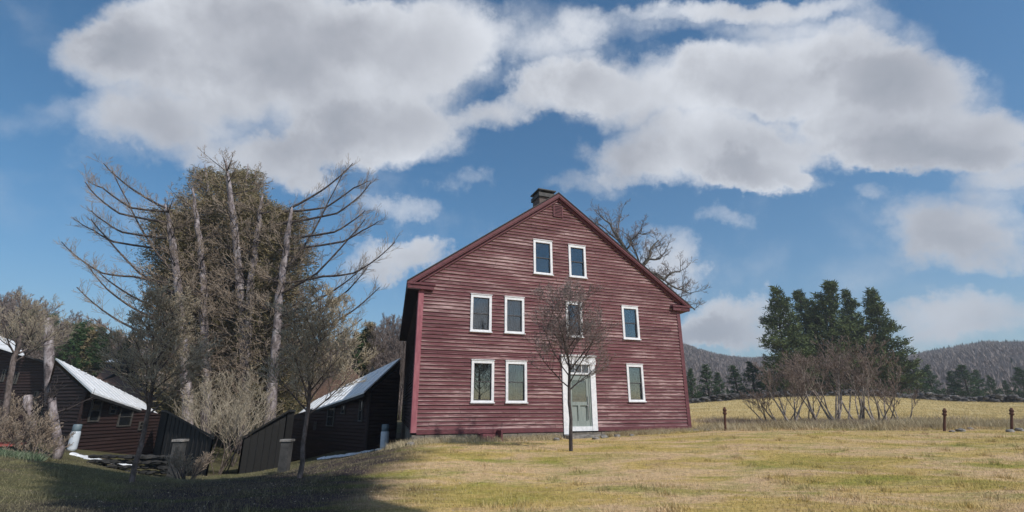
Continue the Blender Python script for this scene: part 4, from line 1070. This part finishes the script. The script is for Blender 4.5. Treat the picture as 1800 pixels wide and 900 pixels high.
for i, (px, d, h, w, lb) in enumerate([(18,19,1.6,1.8,'grey brown tangled bush at the left edge above the crate'),(48,20,1.5,1.5,'grey tangled bush beside the short broken trunk'),(84,19.6,1.0,1.4,'low brown bush left of the far left gas tank'),(-30,20,1.8,1.8,'tangled bush half outside the left edge'),(352,17.5,.9,1.0,'small bush in the dark hollow below the left lean-to')]):
    x = hor(px)*d; bush('bare_bush', (x, d, gz(x, d)), h, w, 130+i, (M['smallbark'], M['brush']), 12, lb, group='bushes in the left yard', tw=.007)

# ------------------------------------------------------------------ right hand side: pines, thicket, far pines, hills
wp = [conifer(201, M['pine'], 10, 3.2, .55, 8, size=.30, nb=8, dz=.42, low=.08, dens=6.5), conifer(202, M['pine'], 10, 3.6, .2, 7, size=.30, nb=8, dz=.36, low=.05, dens=6.5), conifer(203, M['pine'], 10, 3.1, .5, 8, size=.30, nb=8, dz=.42, low=.1, dens=6.5)]
for i, (k, px, yt, d, w, lb) in enumerate([(0,1376,507,60,.86,'open branched white pine at the left of the clump above the thicket'),(1,1461,499,62,.95,'tall dense white pine in the middle of the clump'),(2,1542,507,60,.78,'open branched white pine at the right of the clump'),
      (1,1414,512,66,.80,'white pine between the left and the middle pine'),(0,1502,511,66,.7,'white pine between the middle and the right pine')]):
    place(wp, k, px, yt, d, lb, 'pine tree', 'white pines above the thicket', w, zb=1.2, rot=i*1.3)
for i, (px, yt, d, w) in enumerate([(1214,648,72,1.1),(1242,640,74,1.5),(1263,655,80,1.2),(1292,642,75,1.5),(1322,636,72,1.6),(1345,645,78,1.5),(1575,640,78,1.5),(1606,638,74,1.6),(1632,642,80,1.3),(1672,652,76,1.3),(1694,642,74,1.6),(1716,650,82,1.2),(1742,660,84,1.1),(1768,668,80,1.1),(1796,646,74,1.6),(1835,645,76,1.5),(1400,650,76,1.6),(1440,650,80,1.6),(1490,650,78,1.6),(1530,650,80,1.6)]):
    lb = ['small dark evergreen behind the stone wall, just right of the farmhouse','small dark evergreen behind the stone wall, second right of the farmhouse','low evergreen set back between two darker ones right of the farmhouse','bushy evergreen left of the white pine clump','bushy evergreen touching the left foot of the white pine clump','evergreen partly hidden by the left white pine','evergreen partly hidden by the right white pine','bushy evergreen just right of the white pine clump','smaller evergreen set back right of the white pine clump','narrow evergreen left of the darkest one above the middle fence post',
          'darkest evergreen above and right of the middle fence post','smaller evergreen right of the darkest one','low evergreen between the two right fence posts','lowest evergreen above the rightmost fence post','evergreen at the right edge of the picture','evergreen beyond the right edge','evergreen behind the left trunks of the pine clump','evergreen behind the middle pine','evergreen behind the gap right of the middle pine','evergreen behind the right part of the pine clump'][i]
    place(cpn[:2], i, px, yt, d, lb, 'evergreen', 'evergreens behind the stone wall', w)
# thicket of multi-stem shrubs with upswept purple brown twigs
th = [(1388,26.4,3.2,1.9),(1372,27.4,2.4,1.5),(1412,27.6,3.0,1.6),(1442,26.4,3.8,2.0),(1466,26.6,4.4,2.2),(1484,26.4,4.1,2.1),(1508,27.6,3.4,1.7),(1532,26.4,3.3,1.9),(1552,27.4,2.5,1.5),(1350,28,1.9,1.4),(1578,28,1.9,1.4),(1458,29.5,4.2,2.2)]
tl = ['twisted multi-stemmed shrub at the left of the thicket','small shrub at the left side of the thicket, set back','shrub between the left and the middle stems of the thicket','tall shrub just left of the thicket middle','tallest shrub in the middle of the thicket','tall shrub just right of the thicket middle','shrub between the middle and the right stems of the thicket','twisted multi-stemmed shrub at the right of the thicket','small shrub at the right side of the thicket, set back','lowest outermost shrub on the left of the thicket','lowest outermost shrub on the right of the thicket','tall shrub at the back of the thicket']
for i, ((px, d, h, w), lb) in enumerate(zip(th, tl)):
    x = hor(px)*d; bush('shrub', (x, d, gz(x, d)), h*.9, w*1.3, 160+i, (M['stembark'], M['redtwig']), 4 if i < 8 else 3, lb, 'shrub', 'shrubs of the thicket on the lawn edge', .007, (8,6,5), .06, .62, .5)

# hills
def hill_z(x, y):
    a_ = np.clip(np.arctan2(x, y), -1.2, 1.2); a = np.degrees(a_); d = np.hypot(x, y)
    px = 900+893*np.tan(np.radians(np.clip(a, -60, 60)))
    yr = np.interp(px, [-200,100,300,700,1150,1205,1245,1330,1480,1600,1650,1720,1760,1800,1900,2200], [590,585,600,600,598,598,610,622,622,620,612,599,597,597,590,600])
    yr = yr+1.5*np.sin(px*.045)+5
    top = (717-yr)/893*420*np.cos(a_)+1.6-6.5
    t = np.clip((d-120)/300, 0, 1); t = t*t*(3-2*t)
    back = np.clip((d-430)/250, 0, 1)
    return 1.4+(top-1.4)*t*(1-.5*back)+1.2*np.sin(x*.05)*np.cos(y*.045)*t
aa = np.radians(np.linspace(-56, 58, 230)); dd_ = np.concatenate([np.linspace(112, 450, 70), np.linspace(465, 800, 12)])
Ag, Dg = np.meshgrid(aa, dd_); xs, ys = (Dg*np.sin(Ag)).ravel(), (Dg*np.cos(Ag)).ravel()
V = np.c_[xs, ys, hill_z(xs, ys)]; na, nd = len(aa), len(dd_); ii = (np.arange(nd-1)[:,None]*na+np.arange(na-1)[None,:]).ravel()
M['hill'] = two('hillside_leaf_litter', (.09,.07,.058), (.15,.12,.10), .08, .95, bst=0)
hl = fast_mesh('hills', V, np.c_[ii, ii+1, ii+na+1, ii+na], M['hill'], smooth=True); tag(hl, kind='structure')
def wood_mass(n, seed, sel, mat, name, label, hgt=(5,8), per=16, wd=2.0, con=False):
    g = np.random.default_rng(seed); a = np.radians(g.uniform(-54, 56, n)); d = 118+(g.random(n)**.8)*325; x = d*np.sin(a); y = d*np.cos(a)
    px = 900+893*np.tan(a); keep = sel(px, d, g.random(n)); x, y, d = x[keep], y[keep], d[keep]; m = len(x); z = hill_z(x, y); h = g.uniform(*hgt, m)
    # each tree: upright sprays (narrow triangles) from a trunk line
    bx = np.repeat(np.c_[x, y, z], per, 0); H = np.repeat(h, per); t = g.random(m*per)
    if con:
        r = wd*(1-t); an = g.random(m*per)*2*np.pi; base = bx+np.c_[np.zeros(m*per), np.zeros(m*per), H*t*.9]
        tip = base+np.c_[np.cos(an)*r, np.sin(an)*r, -.3*np.ones(m*per)]; s = np.c_[-np.sin(an), np.cos(an), .5*np.ones(m*per)]*.5
        up = base+np.c_[np.zeros(m*per), np.zeros(m*per), H*.18]
        V = np.stack([up, tip-s*.6, tip+s*.6], 1)
    else:
        an = g.random(m*per)*2*np.pi; r = wd*np.sqrt(g.random(m*per)); lo = bx+np.c_[np.cos(an)*r*.35, np.sin(an)*r*.35, H*(.1+.35*t)]
        hi = bx+np.c_[np.cos(an)*r, np.sin(an)*r, H*(.45+.42*t*(1-.4*r/wd))]; s = np.c_[-np.sin(an), np.cos(an), 0*an]*g.uniform(.10,.32,m*per)[:,None]
        V = np.stack([lo-s, lo+s, hi], 1)
    V = V.reshape(-1,3); rn = np.repeat(g.random(m), per)*.7+g.random(m*per)*.3
    o = fast_mesh(name, V, np.arange(len(V)).reshape(-1,3), mat, rnd=rn); tag(o, label, 'woods', kind='stuff')
wood_mass(42000, 1, lambda px, d, u: (px > 1150) | (u < .45), M['wood_brown'], 'bare_woods', 'grey brown leafless woods covering the far hillside', (4.2,6.2), 13)
wood_mass(5200, 2, lambda px, d, u: (((d > 385) & (px > 1150) & ((px < 1290) | (px > 1640))) | ((d < 150) & (u < .25)) | (u < .02)), M['evergreen_far'], 'evergreen_woods', 'dark evergreens along the ridge of the far hillside', (3.5,5.2), 24, 2.6, True)

# ------------------------------------------------------------------ grasses
def in_house(x, y):
    c, s = math.cos(HZ), math.sin(HZ); dx, dy = x-A0[0], y-A0[1]; lx = dx*c+dy*s; ly = -dx*s+dy*c
    return (ly > -.03) & (lx-SK*ly > -.05) & (lx-SK*ly < W+.1) & (ly < DEP)
def blades(n, sampler, h, w, seed, mat, name, label, lean=.5, per=1, cat='grass'):
    g = np.random.default_rng(seed); x, y = sampler(g, n); k = ~in_house(x, y); x, y = x[k], y[k]; z = GZ(x, y); m = len(x)
    an = g.random(m)*2*np.pi; hh = g.uniform(h[0], h[1], m)*(.6+.8*g.random(m)); ww = w*(.7+.6*g.random(m)); s = np.c_[np.cos(an), np.sin(an), np.zeros(m)]*ww[:,None]
    la = g.random(m)*2*np.pi; l = np.c_[np.cos(la), np.sin(la), np.zeros(m)]*(hh*lean*g.random(m))[:,None]; b = np.c_[x, y, z-.01]
    V = np.stack([b-s, b+s, b+l+np.c_[np.zeros(m), np.zeros(m), hh]], 1).reshape(-1,3)
    o = fast_mesh(name, V, np.arange(m*3).reshape(-1,3), mat, rnd=g.random(m)); tag(o, label, cat, kind='stuff'); return o
def s_lawn(g, n):
    d = 6.5+(g.random(n)**1.25)*18; a = g.uniform(-1.15, 1.15, n); return a*d, d
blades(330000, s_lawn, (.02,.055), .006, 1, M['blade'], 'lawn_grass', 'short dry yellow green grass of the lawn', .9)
def s_hay(g, n):
    d = 22.5+(g.random(n)**1.2)*29; return g.uniform(.30, 1.15, n)*d, d
blades(170000, s_hay, (.05,.13), .010, 2, M['blade'], 'hay_grass', 'taller dry straw coloured grass of the field beyond the posts', .8)
def s_base(g, n):
    lx = g.uniform(-.9, 14.2, n); k = g.choice(16, n)*.95-.4; lx = np.where(g.random(n) < .72, k+g.normal(0,.28,n), lx); ly = -.10-np.abs(g.normal(0,.30,n)); c, s = math.cos(HZ), math.sin(HZ)
    ok = ~((lx > 6.0) & (lx < 8.2) & (ly > -1.1)); lx, ly = lx[ok], ly[ok]; return A0[0]+lx*c-ly*s, A0[1]+lx*s+ly*c
blades(26000, s_base, (.08,.24), .007, 3, M['dryclump'], 'dry_weeds', 'dry pale weeds along the foot of the farmhouse wall', 1.1)
def s_brushband(g, n):
    k = g.integers(0, 46, n); cg = np.random.default_rng(99); cx = cg.uniform(.36, 1.12, 46); cy = cg.uniform(22.4, 27.5, 46); w = cg.uniform(.25, 1.1, 46)
    y = cy[k]+g.normal(0,.3,n); return cx[k]*cy[k]+g.normal(0,1,n)*w[k], y
blades(60000, s_brushband, (.12,.34), .010, 4, M['dryclump'], 'dry_weeds', 'pale tall dry weeds around the fence posts', 1.0)
def s_brushdark(g, n):
    k = g.integers(0, 40, n); cg = np.random.default_rng(98); cx = cg.uniform(.38, 1.1, 40); cy = cg.uniform(24, 31, 40); w = cg.uniform(.3, 1.3, 40)
    y = cy[k]+g.normal(0,.35,n); return cx[k]*cy[k]+g.normal(0,1,n)*w[k], y
blades(22000, s_brushdark, (.12,.38), .009, 5, M['brush'], 'brown_brush', 'low brown brush in the strip beyond the lawn', 1.1, cat='brush')
def s_leaf(g, n):
    d = 8.0+(g.random(n)**1.1)*14; a = np.where(g.random(n) < .6, g.normal(-.35,.35,n), g.uniform(-1.1,1.1,n)); return np.clip(a,-1.15,1.15)*d, d
blades(5000, s_leaf, (.015,.03), .022, 9, M['brush'], 'fallen_leaves', 'dry brown leaves scattered over the lawn', 2.0, cat='leaves')
def s_clump(g, n):
    cg = np.random.default_rng(55); K_ = 260; cd = 8.5+cg.random(K_)**1.1*14; ca = cg.uniform(-1.1,1.1,K_); k = g.integers(0,K_,n)
    return ca[k]*cd[k]+g.normal(0,.09,n), cd[k]+g.normal(0,.09,n)
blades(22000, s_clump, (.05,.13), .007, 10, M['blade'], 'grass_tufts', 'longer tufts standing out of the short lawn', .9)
def s_greenl(g, n):
    d = g.uniform(16.2, 19.5, n); return hor(g.uniform(-60, 95, n))*d, d
blades(16000, s_greenl, (.08,.28), .02, 6, M['greenclump'], 'green_ground_cover', 'pale green ground plants at the left edge', 1.2, cat='plants')

# ------------------------------------------------------------------ unseen trees added outside the frame to cast shade on the left yard
SUN_AZ, SUN_EL = math.radians(132), math.radians(43)
sdir = np.array([math.sin(SUN_AZ)*math.cos(SUN_EL), math.cos(SUN_AZ)*math.cos(SUN_EL), math.sin(SUN_EL)])
shade_p = None
for i, (tx, ty, hc, H_, wd) in enumerate([(-7.0,11.8,20.0,25,2.7),(-9.8,12.8,21.0,26,3.0),(-5.6,9.6,17.5,22,2.0),(-8.2,14.6,22,27,2.8)]):
    t = hc/sdir[2]; bx_, by_ = tx+sdir[0]*t, ty+sdir[1]*t
    e = conifer(300+i, M['pine2'], H_, wd, .1, 8, size=.5, nb=11, dz=.42, low=.6, dens=5.0, barkm='pinebark')
    e.location = (bx_, by_, gz(bx_, by_)-.1); tag(e, 'tall unseen evergreen added to shade the left yard', 'pine tree', 'unseen evergreens added for shade')

# ------------------------------------------------------------------ sky, sun, camera
w = bpy.data.worlds.new('World'); sc.world = w; w.use_nodes = True; nt = w.node_tree
bg = nt.nodes['Background']; out = nt.nodes['World Output']
sky = nt.nodes.new('ShaderNodeTexSky'); sky.sky_type = 'NISHITA'; sky.sun_disc = False; sky.sun_elevation = SUN_EL; sky.sun_rotation = SUN_AZ
sky.air_density = 1.0; sky.dust_density = .25; sky.ozone_density = 3.0
hs = nt.nodes.new('ShaderNodeHueSaturation'); hs.inputs['Saturation'].default_value = 1.30; hs.inputs['Hue'].default_value = .492; hs.inputs['Value'].default_value = .95; nt.links.new(sky.outputs[0], hs.inputs['Color'])
nt.links.new(hs.outputs[0], bg.inputs[0]); bg.inputs[1].default_value = .10
tc = nt.nodes.new('ShaderNodeTexCoord'); D = tc.outputs['Generated']
nz1 = nt.nodes.new('ShaderNodeTexNoise'); nt.links.new(D, nz1.inputs['Vector']); nz1.inputs['Scale'].default_value = 4.2; nz1.inputs['Detail'].default_value = 11; nz1.inputs['Roughness'].default_value = .62
sep = nt.nodes.new('ShaderNodeSeparateXYZ'); nt.links.new(D, sep.inputs[0])
yv = mth(nt, 'MAXIMUM', sep.outputs[1], .02)
seps = nt.nodes.new('ShaderNodeSeparateXYZ')
cn = nt.nodes.new('ShaderNodeTexNoise'); nt.links.new(D, cn.inputs['Vector']); cn.inputs['Scale'].default_value = 5; cn.inputs['Detail'].default_value = 10; cn.inputs['Roughness'].default_value = .68
nt.links.new(cn.outputs['Color'], seps.inputs[0])
u = mth(nt, 'ADD', mth(nt, 'DIVIDE', sep.outputs[0], yv), mth(nt, 'MULTIPLY', mth(nt, 'SUBTRACT', seps.outputs[0], .5), .34))
v = mth(nt, 'ADD', mth(nt, 'DIVIDE', sep.outputs[2], yv), mth(nt, 'MULTIPLY', mth(nt, 'SUBTRACT', seps.outputs[1], .5), .26))
blobs = [(250,245,150,60,.55),(430,275,160,45,.6),(930,50,120,60,.55),(960,110,110,60,.45),(1760,290,130,45,.8),(1620,265,160,40,.8),(1330,25,260,35,.55),(1720,430,150,60,.5),(1150,600,160,40,.6),(330,60,170,90,1.2),(440,50,240,110,1.3),(600,130,240,130,1.3),(300,190,170,75,.9),(690,235,160,60,1.1),(190,100,80,60,.9),(480,290,140,50,.8),(560,315,50,35,.8),(720,60,150,80,1.0),
         (60,205,110,40,.42),(890,200,80,35,.8),(1060,45,110,35,.5),(1170,150,240,75,1.2),(1400,130,230,90,1.3),(1560,110,150,80,1.0),(1600,190,210,100,1.2),(1740,235,110,55,.9),(1000,150,110,45,.8),
         (1240,275,190,60,1.4),(1330,310,90,35,1.0),(1500,250,160,50,.9),(1300,12,240,22,.6),(1690,390,120,60,.75),(1790,335,90,40,.6),(1740,450,110,40,.6),(810,325,70,30,.6),(700,465,110,40,1.1),(1170,460,70,60,.7),
         (1290,575,110,50,1.1),(1720,560,170,42,1.0),(1230,600,120,35,.9),(1260,385,60,18,.4),(690,375,70,25,.45),(1060,320,70,30,.5),(1420,320,50,20,.5),(1540,340,50,18,.4),(1680,600,150,25,.5)]
tot = None
for cx, cy, rx, ry, wt in blobs:
    r0 = ray(cx, cy); uu, vv = r0[0]/r0[1], r0[2]/r0[1]; rxr = ray(cx+rx, cy); ryr = ray(cx, cy-ry); ru = abs(rxr[0]/rxr[1]-uu); rv = abs(ryr[2]/ryr[1]-vv)
    du = mth(nt, 'MULTIPLY', mth(nt, 'SUBTRACT', u, float(uu)), float(1/ru)); dv = mth(nt, 'MULTIPLY', mth(nt, 'SUBTRACT', v, float(vv)), float(1/rv))
    s = mth(nt, 'ADD', mth(nt, 'MULTIPLY', du, du), mth(nt, 'MULTIPLY', dv, dv))
    s = mth(nt, 'MULTIPLY', mth(nt, 'SUBTRACT', 1.0, mth(nt, 'MULTIPLY', s, .8), clamp=True), wt)
    tot = s if tot is None else mth(nt, 'ADD', tot, s)
fb_ = mth(nt, 'GREATER_THAN', sep.outputs[1], .1)        # ahead: the cloud field seen; elsewhere scattered cloud from noise
other = mth(nt, 'MULTIPLY', mth(nt, 'SUBTRACT', nz1.outputs['Fac'], .45), 6.0, clamp=True)
tot = mth(nt, 'ADD', mth(nt, 'MULTIPLY', tot, fb_), mth(nt, 'MULTIPLY', other, mth(nt, 'SUBTRACT', 1.0, fb_)))
dn = mth(nt, 'ADD', mth(nt, 'MINIMUM', tot, 1.5), mth(nt, 'MULTIPLY', mth(nt, 'SUBTRACT', nz1.outputs['Fac'], .5), 1.9))
mr = nt.nodes.new('ShaderNodeMapRange'); mr.interpolation_type = 'SMOOTHSTEP'; nt.links.new(dn, mr.inputs[0]); mr.inputs[1].default_value = .0; mr.inputs[2].default_value = 1.05; mr.inputs[3].default_value = 0; mr.inputs[4].default_value = .94
nz2 = nt.nodes.new('ShaderNodeTexNoise'); nt.links.new(D, nz2.inputs['Vector']); nz2.inputs['Scale'].default_value = 5; nz2.inputs['Detail'].default_value = 7; nz2.inputs['Roughness'].default_value = .55
th_ = mth(nt, 'ADD', mth(nt, 'MULTIPLY', mth(nt, 'MINIMUM', tot, 2.2), .30), mth(nt, 'MULTIPLY', mth(nt, 'SUBTRACT', nz2.outputs['Fac'], .5), 1.5))
cc = ramp(nt, th_, [(.05, (.66,.68,.72)), (.33, (.53,.545,.58)), (.60, (.385,.395,.43)), (.85, (.30,.315,.35))])
bg2 = nt.nodes.new('ShaderNodeBackground'); nt.links.new(cc, bg2.inputs[0]); bg2.inputs[1].default_value = 1.0
mx = nt.nodes.new('ShaderNodeMixShader'); nt.links.new(mr.outputs[0], mx.inputs[0]); nt.links.new(bg.outputs[0], mx.inputs[1]); nt.links.new(bg2.outputs[0], mx.inputs[2]); nt.links.new(mx.outputs[0], out.inputs[0])

sl = bpy.data.lights.new('sun', 'SUN'); sl.energy = 3.3; sl.angle = math.radians(.5); sl.color = (1,.95,.88)
so = bpy.data.objects.new('sun', sl); COL.objects.link(so); so.location = (20,-20,40)
from mathutils import Vector
so.rotation_euler = Vector(sdir).to_track_quat('Z', 'Y').to_euler()
cam = bpy.data.cameras.new('camera'); cam.lens = 852/1800*36; cam.sensor_width = 36; cam.clip_end = 6000; cam.clip_start = .1
co = bpy.data.objects.new('camera', cam); COL.objects.link(co); co.location = (0,0,EYE); co.rotation_euler = (math.pi/2+PITCH, 0, 0); sc.camera = co
sc.view_settings.view_transform = 'Standard'; sc.view_settings.look = 'None'; sc.view_settings.exposure = .3; sc.view_settings.gamma = 1
sc.render.engine = 'CYCLES'; sc.cycles.max_bounces = 6; sc.cycles.transparent_max_bounces = 12

hz = MB(); hz.box(-700, 700, -60, 900, -8, 130); mh = bpy.data.materials.new('haze_air'); mh.use_nodes = True; nh = mh.node_tree
nh.nodes.remove(nh.nodes['Principled BSDF']); pv = nh.nodes.new('ShaderNodeVolumePrincipled'); pv.inputs['Density'].default_value = .0008; pv.inputs['Color'].default_value = (.80,.86,.95,1); pv.inputs['Anisotropy'].default_value = .2
nh.links.new(pv.outputs[0], nh.nodes['Material Output'].inputs['Volume']); ho = hz.build('haze', mh); tag(ho, kind='stuff')
